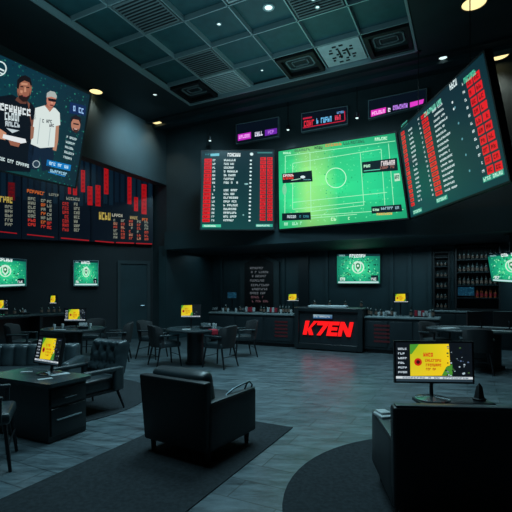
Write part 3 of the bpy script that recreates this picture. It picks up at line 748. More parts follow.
# wall washers
def aim(o, p): o.rotation_euler = (Vector(p)-o.location).to_track_quat('-Z', 'Y').to_euler()
o = spot((-2.3, 10.9, 6.1), CO, 220, 1.5, 1, .3); aim(o, (-3.35, 11.5, 5.5))
o = spot((-.8, 9.5, 6.3), CO, 260, 1.2, 1, .3); aim(o, (-2.4, 12.6, 4.2))
w = bpy.data.worlds.new('night'); sc.world = w; w.use_nodes = True
w.node_tree.nodes['Background'].inputs[0].default_value = (.20, .55, .75, 1); w.node_tree.nodes['Background'].inputs[1].default_value = .04  # dim teal background added as ambient fill through the open rear

# ================================================================== SEATING
def armchair(label, loc, rz, tall=0, rails=True):
    t = thing('armchair', label, 'armchair', loc, rz, 'black leather box armchairs')
    def flare(p): k = (p.z+.31)/.62; p.x *= 1+.05*k; p.y -= .05*k; return p
    b = MB().rbox((0, -.325, .43+tall/2), (.76+tall*.7, .10, .62+tall), .022, fn=flare); b.build('back_panel', M['leather'], t)
    b = MB().rbox((0, .0, .235), (.70, .70, .22), .02); b.build('seat_base', M['leather'], t)
    for s_ in (-1, 1):
        MB().rbox((s_*.36, .02, .335), (.085, .74, .42), .022).build('armrest', M['leather'], t)
    for s_ in (-1, 1): MB().rbox((s_*.36, .02, .547), (.075, .72, .016), .006, n=2).build('arm_pad', M['leather_pad'], t)  # thin strip added to carry the lit top of each arm
    if tall: MB().rbox((0, -.382, .43+tall+.313), (.80, .07, .016), .006, n=2).build('top_pad', M['leather_pad'], t)  # strip added for the lit upper edge of the back
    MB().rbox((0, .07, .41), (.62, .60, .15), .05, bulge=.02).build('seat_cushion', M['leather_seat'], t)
    m_ = Matrix.Rotation(math.radians(12), 3, 'X')
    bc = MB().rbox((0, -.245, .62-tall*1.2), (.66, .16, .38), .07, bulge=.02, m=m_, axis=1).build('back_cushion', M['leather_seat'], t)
    MB().tube([(-.28, -.30, .70-tall), (.28, -.30, .70-tall)], .004, 6).build('piping', M['leather'], bc)
    for x in (-.33, .33):
        for y in (-.30, .32):
            MB().lathe([(.016, 0), (.02, .01), (.03, .13), (.03, .135)], 12, (x, y, 0)).build('leg', M['black'], t)
    for s_ in (-1, 1):
        if not rails: continue
        r_ = MB().tube([(s_*.36, .36, .535), (s_*.365, .37, .58), (s_*.36, .33, .615), (s_*.355, .20, .61), (s_*.34, .08, .59), (s_*.33, -.02, .555), (s_*.33, -.04, .535)], .009)
        r_.tube([(s_*.35, .24, .535), (s_*.35, .27, .57), (s_*.355, .30, .612)], .008).build('arm_rail', M['rail'], t)
    return t
cc_ = Vector((-.385, 3.60, 0)) - Vector((.81, -.59, 0)).normalized()*.36 + Vector((.5, .86, 0)).normalized()*.35
ch1 = armchair('black leather armchair with metal arm rails on the long rug', (cc_.x-.045, cc_.y, .009), -math.radians(32))
ch2 = armchair('black armchair seen from behind in front of the right monitor', (1.315, 3.02, .009), -math.radians(5), .055, False)

def arc_pt(r, a, z): return Vector((r*math.sin(a), -r*math.cos(a), z))
def dining(label, loc, rz, group):
    t = thing('dining_chair', label, 'chair', loc, rz, group)
    MB().rbox((0, .02, .445), (.49, .46, .10), .035, bulge=.012).build('seat', M['leather_seat'], t)
    # curved padded backrest
    mb = MB(); n = 20; vs = []; prof = []
    for i in range(n+1):
        q = -1+2*i/n; x = .245*q; yb = -.235+.13*abs(q)**3.2; top = .85-.05*abs(q)**3; ring = []
        for (dy, z) in ((.0, .40), (.012, .60), (.010, top-.03), (-.012, top), (-.040, top-.02), (-.052, .62), (-.045, .40)):
            ring.append(Vector((x*(1+.05*(z-.4)), yb+dy-.16*(z-.40), z)))
        prof.append(ring)
    m_ = len(prof[0]); vs = [p for r_ in prof for p in r_]
    fs = [(i*m_+j, i*m_+(j+1) % m_, (i+1)*m_+(j+1) % m_, (i+1)*m_+j) for i in range(n) for j in range(m_)]
    fs += [tuple(range(m_))[::-1], tuple(n*m_+j for j in range(m_))]
    mb.add(vs, fs, smooth=True).build('backrest', M['fabric'], t)
    for s_ in (-1, 1):
        MB().rbox((s_*.262, -.01, .63), (.045, .42, .035), .014).rbox((s_*.262, .17, .52), (.03, .04, .21), .012).build('armrest', M['leather_seat'], t)
    for s_ in (-1, 1):
        for y, y2 in ((.2, .25), (-.18, -.27)):
            MB().tube([(s_*.20, y, .42), (s_*.25, y2, .0)], .02, 8, .014).build('leg', M['iron'], t)
    for y in (-.22, .235): MB().tube([(-.222, y, .22), (.222, y, .22)], .008).build('stretcher', M['iron'], t)
    return t
GM = 'chairs around the middle round table'; GL = 'chairs around the left round table'; GR = 'chairs around the right card table'
def facing(dx, dy): return math.atan2(dy, dx)-PI/2
d0 = dining('black armchair-style dining chair at the left side of the middle table', (-1.86, 8.58, 0), facing(.8, .55), GM)
dup(d0, (-.72, 8.42, 0), facing(-.85, .5), 'black armchair-style dining chair at the right side of the middle table, nearest one', GM)
dup(d0, (-.30, 9.75, 0), facing(-1, -.35), 'black armchair-style dining chair half hidden beyond the middle table, by the counter end', GM)
dup(d0, (-2.36, 9.55, 0), facing(.9, -.3), 'black armchair-style dining chair beyond the middle table, only its top showing', GM)
dup(d0, (-3.02, 9.15, 0), facing(-1, -.2), 'black armchair-style dining chair right of the left table, towards the door', GL)
dup(d0, (-4.85, 8.75, 0), facing(1, .15), 'black armchair-style dining chair at the left side of the left table', GL)
dup(d0, (-3.9, 10.0, 0), facing(0, -1), 'black armchair-style dining chair behind the left table monitor', GL)
dup(d0, (-2.41, 3.68, 0), facing(1, .45), 'black chair cut by the left picture edge in front of the drawer desk', 'chairs by the drawer desk')
dup(d0, (4.12, 7.85, 0), facing(.4, 1), 'black armchair-style dining chair with its back to the viewer at the right card table', GR)
dup(d0, (3.88, 9.10, 0), facing(.6, -1), 'black armchair-style dining chair at the left end of the right card table', GR)

def tuft(w, h, nx, ny, depth=.10, amp=.028, thick=.1, curve=0, chan=False):
    """upholstered slab, face towards +y, buttons in a staggered lattice"""
    gx, gz = nx*6, ny*6; mb = MB(); vs = []; buttons = []
    dx, dz = w/nx, h/ny
    for j in range(ny+1):
        for i in range(nx+1):
            x = -w/2+(i+(.5 if j % 2 else 0))*dx; z = j*dz
            if -w/2+.02 < x < w/2-.02 and .02 < z < h-.02: buttons.append((x, z))
    def off(x, z):
        e = min(1, (w/2-abs(x))/.05)*min(1, min(z, h-z)/.05); e = max(e, 0)**.5
        if chan: d = amp*abs(math.sin(PI*(x+w/2)/dx))**.5
        else:
            d = amp
            for bx, bz in buttons: d -= amp*.9*math.exp(-(((x-bx)/(dx*.22))**2+((z-bz)/(dz*.22))**2))
            for s_ in (-1, 1):
                q = ((x+w/2)/dx + s_*z/dz) ; q2 = abs((q % 1)-0) ; q2 = min(q2, 1-q2); d -= amp*.35*math.exp(-(q2/.10)**2)
        return (depth+d)*e - thick*(1-e)*0
    def bend(x, y, z): return Vector((x, y+curve*(x/(w/2))**2, z))
    for j in range(gz+1):
        for i in range(gx+1):
            x = -w/2+w*i/gx; z = h*j/gz; vs.append(bend(x, off(x, z), z))
    o = len(vs)
    for j in range(gz+1):
        for i in range(gx+1):
            x = -w/2+w*i/gx; z = h*j/gz; vs.append(bend(x, -thick+.03*(1-min(1, min(z, h-z)/.05)), z))
    fs = []; r_ = gx+1
    for j in range(gz):
        for i in range(gx): a = j*r_+i; fs.append((a+1, a, a+r_, a+r_+1)); fs.append((o+a, o+a+1, o+a+r_+1, o+a+r_))
    for i in range(gx): fs.append((i, i+1, o+i+1, o+i)); a = gz*r_+i; fs.append((a+1, a, o+a, o+a+1))
    for j in range(gz): a = j*r_; fs.append((a+r_, a, o+a, o+a+r_)); a = j*r_+gx; fs.append((a, a+r_, o+a+r_, o+a))
    mb.add(vs, fs, smooth=True); return mb, buttons
# tufted armchair
t = thing('tufted_armchair', 'button-tufted dark leather armchair beside the drawer desk', 'armchair', (-2.14, 5.38, .009), facing(-.52, -.85))
mb, bt = tuft(.60, .46, 4, 3, depth=.05, amp=.045, thick=.07)
lean = Matrix.Rotation(math.radians(14), 3, 'X')
mb.v = [lean @ p + Vector((0, -.24, .42)) for p in mb.v]
bk = mb.build('backrest', M['leather_tuft'], t)
mb = MB()
for x, z in bt: mb.ball(lean @ Vector((x, .052, z)) + Vector((0, -.24, .42)), (.011, .011, .011), 5)
mb.build('buttons', M['leather'], bk)
MB().rbox((0, .05, .34), (.56, .56, .17), .05, bulge=.015).build('seat', M['leather_seat'], t)
for s_ in (-1, 1):
    MB().rbox((s_*.31, .03, .525), (.075, .56, .06), .028).rbox((s_*.31, -.20, .40), (.07, .16, .30), .03).build('armrest', M['leather_seat'], t)
    for y, y2 in ((.26, .30), (-.22, -.30)): MB().tube([(s_*.26, y, .26), (s_*.31, y2, 0)], .02, 8, .012).build('leg', M['iron'], t)
MB().box((0, .02, .25), (.58, .54, .03)).build('seat_frame', M['black'], t)
# tufted sofa behind the desk
t = thing('tufted_sofa', 'low channel-tufted dark sofa behind the drawer desk', 'sofa', (-3.55, 5.95, .009), facing(.12, -1))
mb, bt = tuft(1.8, .37, 10, 3, depth=.05, amp=.035, thick=.10, chan=True)
mb.v = [Matrix.Rotation(math.radians(9), 3, 'X') @ p + Vector((0, -.28, .36)) for p in mb.v]
mb.build('backrest', M['leather_tuft'], t)
MB().rbox((0, .08, .33), (1.75, .62, .17), .06, bulge=.015, n=9).build('seat', M['leather_seat'], t)
MB().rbox((0, 0, .17), (1.8, .72, .17), .02).build('seat_base', M['leather'], t)
for s_ in (-1, 1):
    MB().rbox((s_*.93, .02, .33), (.12, .76, .44), .05).build('armrest', M['leather_tuft'], t)
    for y in (-.28, .28): MB().lathe([(.02, 0), (.03, .10)], 10, (s_*.8, y, 0)).build('leg', M['black'], t)

# ================================================================== TABLES AND DESK
# drawer desk
N0 = Vector((-2.03, 4.12, 0)); rzd = math.atan2(UX.y, UX.x)     # local x runs along UX, local y along -VX
t = thing('drawer_desk', 'low dark desk with drawers holding a tilted monitor', 'desk', N0+Vector((0,0,.009)), rzd)
def roundpoly(pts, r, n=5):
    out = []
    for i, p in enumerate(pts):
        p = Vector(p); a = (Vector(pts[i-1])-p).normalized(); b = (Vector(pts[(i+1) % len(pts)])-p).normalized()
        s0, s1 = p+a*r, p+b*r
        for k in range(n+1): q = k/n; out.append((s0*(1-q)+p*q)*(1-q)+(p*(1-q)+s1*q)*q)
    return out
MB().prism(roundpoly([(0,0), (.54,0), (.54,1.08), (0,1.08)], .05), .565, .60).build('desktop', M['desktop'], t)
bd_ = MB().box((.27, .52, .284), (.46, .92, .565)).build('body', M['desk'], t)
for k, (z0, z1) in enumerate(((.36, .53), (.06, .335))):
    d = MB().rbox((.27, .052, (z0+z1)/2), (.42, .016, z1-z0), .006, n=1).build('drawer', M['desk'], t)
    if k == 0: MB().tube([(.2, .045, .43), (.2, .02, .43), (.34, .02, .43), (.34, .045, .43)], .007).build('handle', M['chrome'], d)
    else: MB().box((.27, .040, .215), (.30, .012, .012)).build('handle', M['edge'], d)

def round_table(label, loc, r, h, rx=1.0, rz=0, red=False):
    t = thing('card_table', label, 'table', loc, rz, 'round card tables')
    def ell(rr, z0, z1): 
        mb = MB(); P_ = [(rr*rx*math.cos(2*PI*k/48), rr*math.sin(2*PI*k/48)) for k in range(48)]
        return mb.prism(P_, z0, z1)
    ell(r, h-.045, h-.004).build('tabletop', M['desktop'], t)
    mb = MB(); pts = [Vector((r*rx*math.cos(2*PI*k/48), r*math.sin(2*PI*k/48), h-.022)) for k in range(49)]
    mb.tube(pts, .026, 8).build('padded_rim', M['leather_seat'], t)
    ell(r*.36, 0.0, .05).build('base', M['desk'], t); ell(r*.30, .05, h-.045).build('pedestal', M['desk'], t)
    return t
T1 = (-1.27, 8.8); T2 = (-3.85, 8.85); T3 = (4.56, 8.42)
round_table('middle round card table on a thick pedestal before the counter end', (*T1, 0), .58, .74)
round_table('left round card table between the tufted armchair and the door', (*T2, 0), .60, .74)
round_table('wide oval card table at right below the bottle shelf', (*T3, 0), .60, .76, 1.75, rzv)
# long bar table at far left
t = thing('bar_table', 'long dark bar table under the left edge television', 'table', (-5.85, 11.15, 0), math.atan2(1.5, .9))
MB().rbox((0, 0, .885), (2.6, .6, .05), .015, n=1).build('tabletop', M['desktop'], t)
for x in (-1.15, 0, 1.15): MB().box((x, 0, .43), (.08, .5, .86)).build('leg', M['desk'], t)
MB().box((0, .22, .55), (2.3, .03, .5)).build('modesty_panel', M['desk'], t)
# low table behind the right armchair
t = thing('side_table', 'low dark table behind the right armchair, carrying the wide monitor', 'table', (1.70, 3.63, .009), 0)
MB().rbox((0, 0, .566), (.62, .24, .03), .01, n=1).build('tabletop', M['desk'], t)
for x in (-.26, .26):
    for y in (-.08, .08): MB().box((x, y, .276), (.035, .035, .552)).build('leg', M['iron'], t)

# ================================================================== COUNTER
def on_line(px, k):  # point of the counter front line at picture column px;  k = Y intercept
    s_ = (px-CX)/F; Y = k/(1+.503*s_); return Vector((s_*Y, Y, 0))
def counter(px0, px1, k, depth, h, label, panels, redpx):
    P, Q = on_line(px0, k), on_line(px1, k); L = (Q-P).length
    t = thing('counter_unit', label, 'counter', (P+Q)/2, rzv, 'serving counter units')
    MB().box((0, depth/2, .05), (L-.06, depth-.1, .10)).build('plinth', M['black'], t)
    MB().box((0, depth/2, .1+(h-.05-.1)/2), (L, depth, h-.15)).build('body', M['counter'], t)
    for i in range(panels):
        x = -L/2+L*(i+.5)/panels
        MB().rbox((x, -.010, .47), (L/panels-.05, .018, h-.28), .005, n=1).build('front_panel', M['counter'], t)
    a, b = redpx; P2, Q2 = on_line(a, k), on_line(b, k); c_ = ((P2+Q2)/2-(P+Q)/2).dot(VX); wd = (Q2-P2).length
    mb = MB()
    for i in range(5): mb.box((c_, -.022, .30+i*.095), (wd*(1-.04*(i % 2)), .006, .05))
    mb.build('red_stripes', M['red_print'], t)
    w_ = thing('worktop', label.replace('counter unit', 'stone worktop'), 'worktop', (P+Q)/2+Vector((0,0,h-.05)), rzv, 'grey worktops of the counter')
    MB().rbox((0, depth/2-.02, .026), (L-.01, depth+.04, .05), .012, n=1).build('slab', M['worktop'], w_)
    return P, Q
# worktops are made as single things below instead of empties
def counter2(*a):
    r_ = counter(*a); return r_
LP, LQ = counter2(209, 294, 11.67, .62, .90, 'low counter unit left of the red lettered kiosk', 3, (275, 288))
RP, RQ = counter2(364.5, 440, 11.67, .62, .90, 'low counter unit right of the red lettered kiosk', 3, (374, 390))
# kiosk
KP, KQ = on_line(295, 11.54), on_line(363, 11.54); KL = (KQ-KP).length; KC = (KP+KQ)/2
t = thing('reception_kiosk', 'tall black reception kiosk with red lit letters', 'counter', KC, rzv)
MB().box((0, .37, .03), (KL-.1, .66, .06)).build('plinth', M['black'], t)
MB().box((0, .36, .55), (KL-.02, .70, .98)).build('body', M['counter'], t)
f_ = MB()
f_.rbox((-KL/2+.06, -.02, .56), (.12, .08, 1.06), .01, n=1); f_.rbox((KL/2-.06, -.02, .56), (.12, .08, 1.06), .01, n=1); f_.rbox((0, -.02, 1.035), (KL-.24, .08, .09), .01, n=1); f_.rbox((0, -.02, .10), (KL-.24, .08, .14), .01, n=1)
f_.build('front_frame', M['desk'], t)
MB().rbox((0, .36, 1.065), (KL+.04, .80, .05), .012, n=1).build('counter_slab', M['desk'], t)
# letters
def glyph(polys, x, w):
    mb = MB()
    for p in polys:
        q = [(x+(a*w)+.22*b*.36, b*.36) for a, b in p]; n = len(q)
        vs = [(a, -.035, .385+b) for a, b in q]+[(a, .0, .385+b) for a, b in q]
        mb.add(vs, [tuple(range(n)), tuple(range(n, 2*n))[::-1]]+[(i, n+i, n+(i+1) % n, (i+1) % n) for i in range(n)])
    return mb
K_ = [[(0,0),(.32,0),(.32,1),(0,1)], [(.32,.36),(.72,1),(1.06,1),(.58,.5),(.9,0),(.55,0),(.32,.42)]]
T_ = [[(.0,.72),(1.0,.72),(1.05,1),(.0,1)], [(.62,.72),(1.0,.72),(.52,0),(.16,0)]]
E_ = [[(0,0),(.34,0),(.34,1),(0,1)], [(.34,.76),(.98,.76),(.98,1),(.34,1)], [(.34,.39),(.88,.39),(.88,.61),(.34,.61)], [(.34,0),(.98,0),(.98,.24),(.34,.24)]]
N_ = [[(0,0),(.28,0),(.28,1),(0,1)], [(.28,1),(.28,.55),(.72,0),(.72,.45)], [(.72,0),(1.0,0),(1.0,1),(.72,1)]]
x = -.66
for g_, w_ in ((K_, .31), (T_, .28), (E_, .27), (N_, .32)):
    glyph(g_, x, w_).build('letter', M['neon'], t); x += w_+.02
pl = MB().box((-.12, -.03, .865), (.50, .03, .11)).build('name_plate', M['black'], t)
S = Surf(lambda a, b, c: Vector((a, -.046-c, b)))
S.poly([(-.37,.815),(.13,.815),(.13,.915),(-.37,.915)], [(40,110,170),(20,60,130),(130,180,210),(190,225,235)], 0); S.scrib(-.34, .845, .08, .885, 9, (225, 240, 245), 1)
S.mb.build('plate_face', M['screen_dim'], pl)

# ================================================================== MONITORS
def yellow_picture(S, style):
    """picture in 0..1 coordinates, y down"""
    S.rect(0, 0, 1, 1, (14, 20, 26), 0)
    a, b = {'wide': (.19, .70), 'tall': (.20, .74), 'small': (.1, .8), 'left': (.0, .56)}[style]
    S.poly([(a,.05),(b,.03),(b+.02,.84),(a,.86)], [(170,190,30),(236,206,30),(244,200,24),(226,200,40)], 1)
    S.poly([(a,.05),(a+.12,.04),(a+.02,.3),(a,.3)], (70, 150, 50), 2); S.poly([(b-.04,.62),(b+.04,.55),(b+.04,.84),(b-.1,.84)], (70, 140, 50), 2)
    c = (a+b)/2; w = b-a
    S.scrib(c-w*.16, .26, c+w*.16, .36, 5, (210, 40, 24), 3); S.scrib(c-w*.12, .42, c+w*.3, .49, 8, (200, 60, 20), 3); S.scrib(c-w*.1, .54, c+w*.3, .61, 8, (190, 40, 20), 3); S.scrib(c-w*.1, .65, c+w*.16, .71, 6, (170, 40, 20), 3)
    S.ell(a+w*.2, .5, w*.1, .1, (196, 40, 26), 3, 14); S.ell(a+w*.2, .5, w*.05, .05, (60, 20, 16), 4, 10)
    for k in range(70 if style in ('wide', 'tall') else 16):
        x = random.uniform(b-.06, .98); y = random.uniform(.06, .84); r_ = random.uniform(.008, .026)
        S.ell(x, y, r_*.7, r_, random.choice([(10,16,24), (14,22,34), (170,190,200), (80,100,130), (60,90,50), (12,18,26)]), 4, 6)
    if style in ('wide', 'tall'):
        for k in range(6): S.scrib(.03, .14+k*.12, .15, .19+k*.12, 4, (190, 205, 215), 3)
    S.rect(0, .87, 1, .93, (205, 215, 220), 2); S.scrib(.05, .88, .95, .92, 24, (90, 110, 130), 3); S.rect(0, .93, 1, 1, (40, 56, 66), 2)
def blue_picture(S, style):
    S.rect(0, 0, 1, 1, (16, 60, 84), 0)
    for k in range(50): S.ell(random.random(), random.random(), .03, .04, random.choice([(30,96,120), (10,40,60), (60,130,150)]), 1, 6)
def monitor(label, loc, rz, w, h, stand, style, tilt=.12, base=.12, cat='monitor', pic=yellow_picture, m='screen', roll=0):
    t = thing('monitor', label, cat, loc, rz, 'desk monitors in the room')
    c, q = math.cos(tilt), math.sin(tilt)
    def fn(a, b, d):   # a right, b up from the lower edge, d outward (towards -y)
        return Vector((a, -d*c + b*q, stand + b*c + d*q))
    e = .014; mb = MB(); f = [(-w/2-e, -e), (w/2+e, -e), (w/2+e, h+e), (-w/2-e, h+e)]
    vs = [fn(*p, -.001) for p in f]+[fn(*p, -.03) for p in f]
    mb.add(vs, [(0,1,2,3),(7,6,5,4),(0,4,5,1),(1,5,6,2),(2,6,7,3),(3,7,4,0)])
    g_ = [(-w/2, 0), (w/2, 0), (w/2, h), (-w/2, h)]
    for i in range(4):
        vs = [fn(*p, .005) for p in (f[i], f[(i+1) % 4], g_[(i+1) % 4], g_[i])]+[fn(*p, -.001) for p in (f[i], f[(i+1) % 4], g_[(i+1) % 4], g_[i])]
        mb.add(vs, [(0,1,2,3),(7,6,5,4),(0,4,5,1),(1,5,6,2),(2,6,7,3),(3,7,4,0)])
    mb.build('casing', M['black'] if w < .6 else M['iron'], t)
    S = Surf(lambda x, y, d: fn(-w/2+x*w, h*(1-y), d)); pic(S, style); S.mb.build('screen', M[m], t)
    p = fn(0, h*.35, -.03)
    MB().tube([(0, .06, .012), (0, .07, stand*.6), p], .018, 8, .014).build('stand_neck', M['iron'], t)
    MB().lathe([(1e-4, .0), (base, .0), (base, .008), (base*.8, .016), (.03, .022), (1e-4, .03)], 24, (0, .04, .001)).build('stand_base', M['chrome'], t)
    return t
monitor('wide monitor with yellow picture behind the right armchair', (1.535, 3.62, .59), -.06, .645, .335, .16, 'wide', .05, .145)
monitor('tilted yellow monitor on the low drawer desk', (-2.33, 4.66, .61), -math.radians(33), .46, .29, .115, 'tall', .2, .13)
monitor('yellow monitor on the middle round table', (-1.38, 8.88, .738), 0, .40, .27, .22, 'left', .05, .10)
monitor('yellow monitor on the left round table', (-3.86, 8.95, .738), -.1, .46, .26, .14, 'wide', .05, .12)
monitor('yellow monitor cut by the left picture edge on the bar table', (-6.38, 10.47, .912), -.3, .50, .24, .14, 'wide', .05, .11)
monitor('tiny yellow monitor at the far end of the bar table', (-5.58, 11.55, .912), -.2, .20, .23, .25, 'small', .05, .08)
def cpt(px, back, z=.9):   # a point on the counter, back metres behind its front line
    p = on_line(px, 11.67+back/.893); return Vector((p.x, p.y, z))
monitor('small yellow monitor on the counter left of the kiosk', cpt(293, .42, .902), rzv*.3, .30, .20, .33, 'small', .0, .08)
monitor('small yellow monitor on the counter right of the kiosk', cpt(401, .38, .902), rzv*.3, .33, .22, .33, 'small', .0, .08)
monitor('small blue monitor on the counter beside the menu board', cpt(232, .40, .902), 0, .26, .17, .40, 'small', .0, .08, pic=blue_picture, m='screen_dim')
monitor('dark back-turned monitor on the oval card table, left one', (4.52, 8.5, .757), PI+.1, .52, .26, .08, 'small', .0, .1, pic=blue_picture, m='screen_dim')
monitor('dark back-turned monitor on the oval card table at the picture edge', (4.98, 8.28, .757), PI-.3, .52, .26, .08, 'small', .0, .1, pic=blue_picture, m='screen_dim')

# ================================================================== BACK WALL FURNITURE
# menu board with a pointed top
BD = Board(D0-UX*.10, D1-UX*.10, 0)
(a0, b0), (a1, b1) = BD.px(240, 303), BD.px(279, 303)
ap, bp_ = BD.px(259.5, 252.5); _, bs = BD.px(259, 262)
t = thing('menu_board', 'tall black menu board with pointed top behind the left counter', 'sign board', BD.fn((a0+a1)/2, b0, 0), rzv)
def wallpoly(pts, c0, c1):
    mb = MB(); n = len(pts); vs = [BD.fn(*p, c1) for p in pts]+[BD.fn(*p, c0) for p in pts]
    return mb.add(vs, [tuple(range(n)), tuple(range(n, 2*n))[::-1]]+[(i, n+i, n+(i+1) % n, (i+1) % n) for i in range(n)])
wallpoly([(a0, b0-.5), (a1, b0-.5), (a1, bs), ((a0+a1)/2, bp_), (a0, bs)], -.10, .02).build('frame', M['wall'], t, world=True)
i0, i1 = BD.px(245, 300)[0], BD.px(273.5, 300)[0]
wallpoly([(i0, b0-.4), (i1, b0-.4), (i1, bs-.03), ((i0+i1)/2, bp_-.12), (i0, bs-.03)], .02, .035).build('panel', M['black'], t, world=True)
S = Surf(lambda a, b, c: BD.fn(a, b, .036+c), lambda x, y: BD.px(x, y))
for k, y in enumerate((267, 271, 275, 279.5, 284, 288, 292, 296, 300)): S.scrib(250.5+(k*7 % 3), y, 264+(k*5 % 7), y+2.2, 9, (100, 108, 114) if k < 7 else (104, 76, 84), 0)
S.mb.build('lettering', M['screen_dim'], t, world=True)  # printed letters given a dim glow so they show in the dark recess

# bottle shelf
def shelf_unit(px0, px1, z0, z1, depth, rows, label, name, cat):
    a, b = BD.px(px0, 290)[0], BD.px(px1, 290)[0]; w = b-a; c_ = BD.fn((a+b)/2, 0, 0); c_ = c_+UX*.10
    t = thing(name, label, cat, (c_.x, c_.y, z0), rzv)
    fr = MB(); hh = z1-z0
    fr.box((-w/2, -depth/2, hh/2), (.04, depth, hh)); fr.box((w/2, -depth/2, hh/2), (.04, depth, hh)); fr.box((0, -.01, hh/2), (w, .02, hh)); fr.box((0, -depth/2, hh-.02), (w, depth, .04)); fr.box((0, -depth/2, .02), (w, depth, .04))
    fr.build('frame', M['black'], t)
    for z in rows: MB().box((0, -depth/2, z-z0-.012), (w-.04, depth-.02, .024)).build('shelf', M['desk'], t)
    return c_, w
c_, w_ = shelf_unit(456, 499, 1.0, 2.72, .34, (1.34, 1.68, 2.02, 2.36), 'tall black bottle shelf on the back wall at right', 'bottle_shelf', 'shelf')
def bottle_mesh(h, r, kind=0):
    if kind == 0: return MB().lathe([(1e-4, 0), (r, 0), (r, h*.58), (r*.8, h*.68), (r*.34, h*.76), (r*.32, h*.97), (r*.38, h)], 10)
    return MB().lathe([(1e-4, 0), (r*.6, 0), (r*.55, .01), (r*.9, h*.4), (r, h), (r*.92, h), (r*.8, h*.4), (1e-4, .02)], 12)
protoB = {}
def bottle(loc, label, group, m='glass_bottle', h=.25, r=.036, kind=0, name='bottle', cat='bottle', lab=True):
    key = (m, round(h, 3), r, kind)
    if key not in protoB:
        o = bottle_mesh(h, r, kind).build(name, M[m]); protoB[key] = o
        if lab and kind == 0:
            MB().lathe([(r*1.02, h*.15), (r*1.02, h*.46)], 10).build('paper_label', M['tan'] if m != 'orange_glass' else M['red_thing'], o)
    else:
        s_ = protoB[key]; o = s_.copy(); o.name = name; COL.objects.link(o)
        for ch in s_.children: c = ch.copy(); COL.objects.link(c); c.parent = o
    o.location = loc; tag(o, label, cat, group); return o
rowname = {2.36: 'top', 2.02: 'second', 1.68: 'third', 1.34: 'lowest'}
for z in (2.36, 2.02, 1.68, 1.34):
    nb = 9
    for k in range(nb):
        if z == 1.34 and k < 4: continue
        x = -w_/2+.09+(w_-.18)*k/(nb-1); p = c_ + VX*x - UX*.17
        am = (z == 1.34 and k >= 4)
        bottle((p.x, p.y, z), 'dark bottle standing in the %s row of the bottle shelf' % rowname[z] if not am else 'amber bottle with red label in the lowest row of the shelf', 'bottles in the %s row of the shelf' % rowname[z], 'orange_glass' if am else 'glass_bottle', random.choice((.25, .22, .27)))
monitor('small blue monitor in the bottle shelf, left of amber bottles', (*(c_ - VX*(w_*.26) - UX*.20)[:2], 1.341), rzv*.6, .40, .23, .05, 'small', 0, .07, pic=blue_picture, m='screen_dim')
# low back bar under the shelf
a, b = BD.px(430, 290)[0], BD.px(512, 290)[0]; c2 = BD.fn((a+b)/2, 0, 0)+UX*.10
t = thing('back_bar', 'low black back bar cabinet below the bottle shelf', 'cabinet', (c2.x, c2.y, 0), rzv)
MB().box((0, -.22, .46), (b-a, .44, .92)).build('body', M['counter'], t); MB().rbox((0, -.22, .96), (b-a+.04, .48, .05), .01, n=1).build('cabinet_top', M['worktop'], t)
for k in range(3): MB().rbox((-(b-a)/3+k*(b-a)/3, -.448, .48), ((b-a)/3-.04, .016, .8), .004, n=1).build('door', M['desk'], t)
# narrow display column
c3, w3 = shelf_unit(434, 449, 1.0, 2.6, .2, (1.3, 1.6, 1.9, 2.2, 2.45), 'narrow display cabinet left of the bottle shelf', 'display_cabinet', 'cabinet')
for z in (1.04, 1.3, 1.6, 1.9, 2.2):
    for k in range(3):
        p = c3 + VX*(-w3/2+.09+(w3-.18)*k/2) - UX*.1
        bottle((p.x, p.y, z), 'small jar in the narrow display cabinet', 'jars in the narrow display cabinet', 'glass_bottle', .17, .032, 0, 'jar', 'jar')

# ================================================================== THINGS ON THE COUNTER AND TABLES
glabL = 'dark bottle standing on the counter left of the kiosk'; glabR = 'dark bottle standing on the counter right of the kiosk'
for px, bk_ in ((226, .30), (240, .34), (261, .36), (264, .22), (280, .30), (283, .18), (286, .33), (289, .2)):
    bottle(cpt(px, bk_), glabL, 'bottles on the left counter', 'glass_bottle', random.choice((.25, .22, .27)))
for px, bk_ in ((368, .32), (371, .2), (376, .34), (381, .3), (392, .22), (411, .33), (433, .35)):
    bottle(cpt(px, bk_), glabR, 'bottles on the right counter', 'glass_bottle', random.choice((.25, .22, .27)))
for px, bk_ in ((223, .2), (228, .14), (236, .2), (281, .1), (291, .1)):
    bottle(cpt(px, bk_), 'pale drinking glass on the counter left of the kiosk', 'drinking glasses on the left counter', 'white', .11, .035, 1, 'drinking_glass', 'glass')
for px, bk_ in ((379, .12), (384, .1), (386, .16), (395, .1), (424, .12), (430, .1)):
    bottle(cpt(px, bk_), 'pale drinking glass on the counter right of the kiosk', 'drinking glasses on the right counter', 'white', .11, .035, 1, 'drinking_glass', 'glass')
def snack(px, label, cols):
    p = cpt(px, .16); t = thing('card_holder', label, 'card holder', p, rzv, 'red and white card holders on the counter')
    MB().box((0, 0, .012), (.30, .14, .022)).build('tray', M['black'], t)
    for k, c_ in enumerate(cols): MB().box((-.11+k*.075, .01*(k % 2), .09), (.062, .05, .135-.02*(k % 2))).build('card_stack', M[c_], t)
snack(250, 'card holder with white and red stacks in front of the menu board', ('paper', 'red_thing', 'red_thing', 'paper'))
snack(272, 'card holder with mostly red stacks right of the menu board', ('paper', 'red_thing', 'paper', 'red_thing'))
snack(421, 'card holder with a red and white stack near the right counter end', ('red_thing', 'paper', 'red_thing', 'paper'))
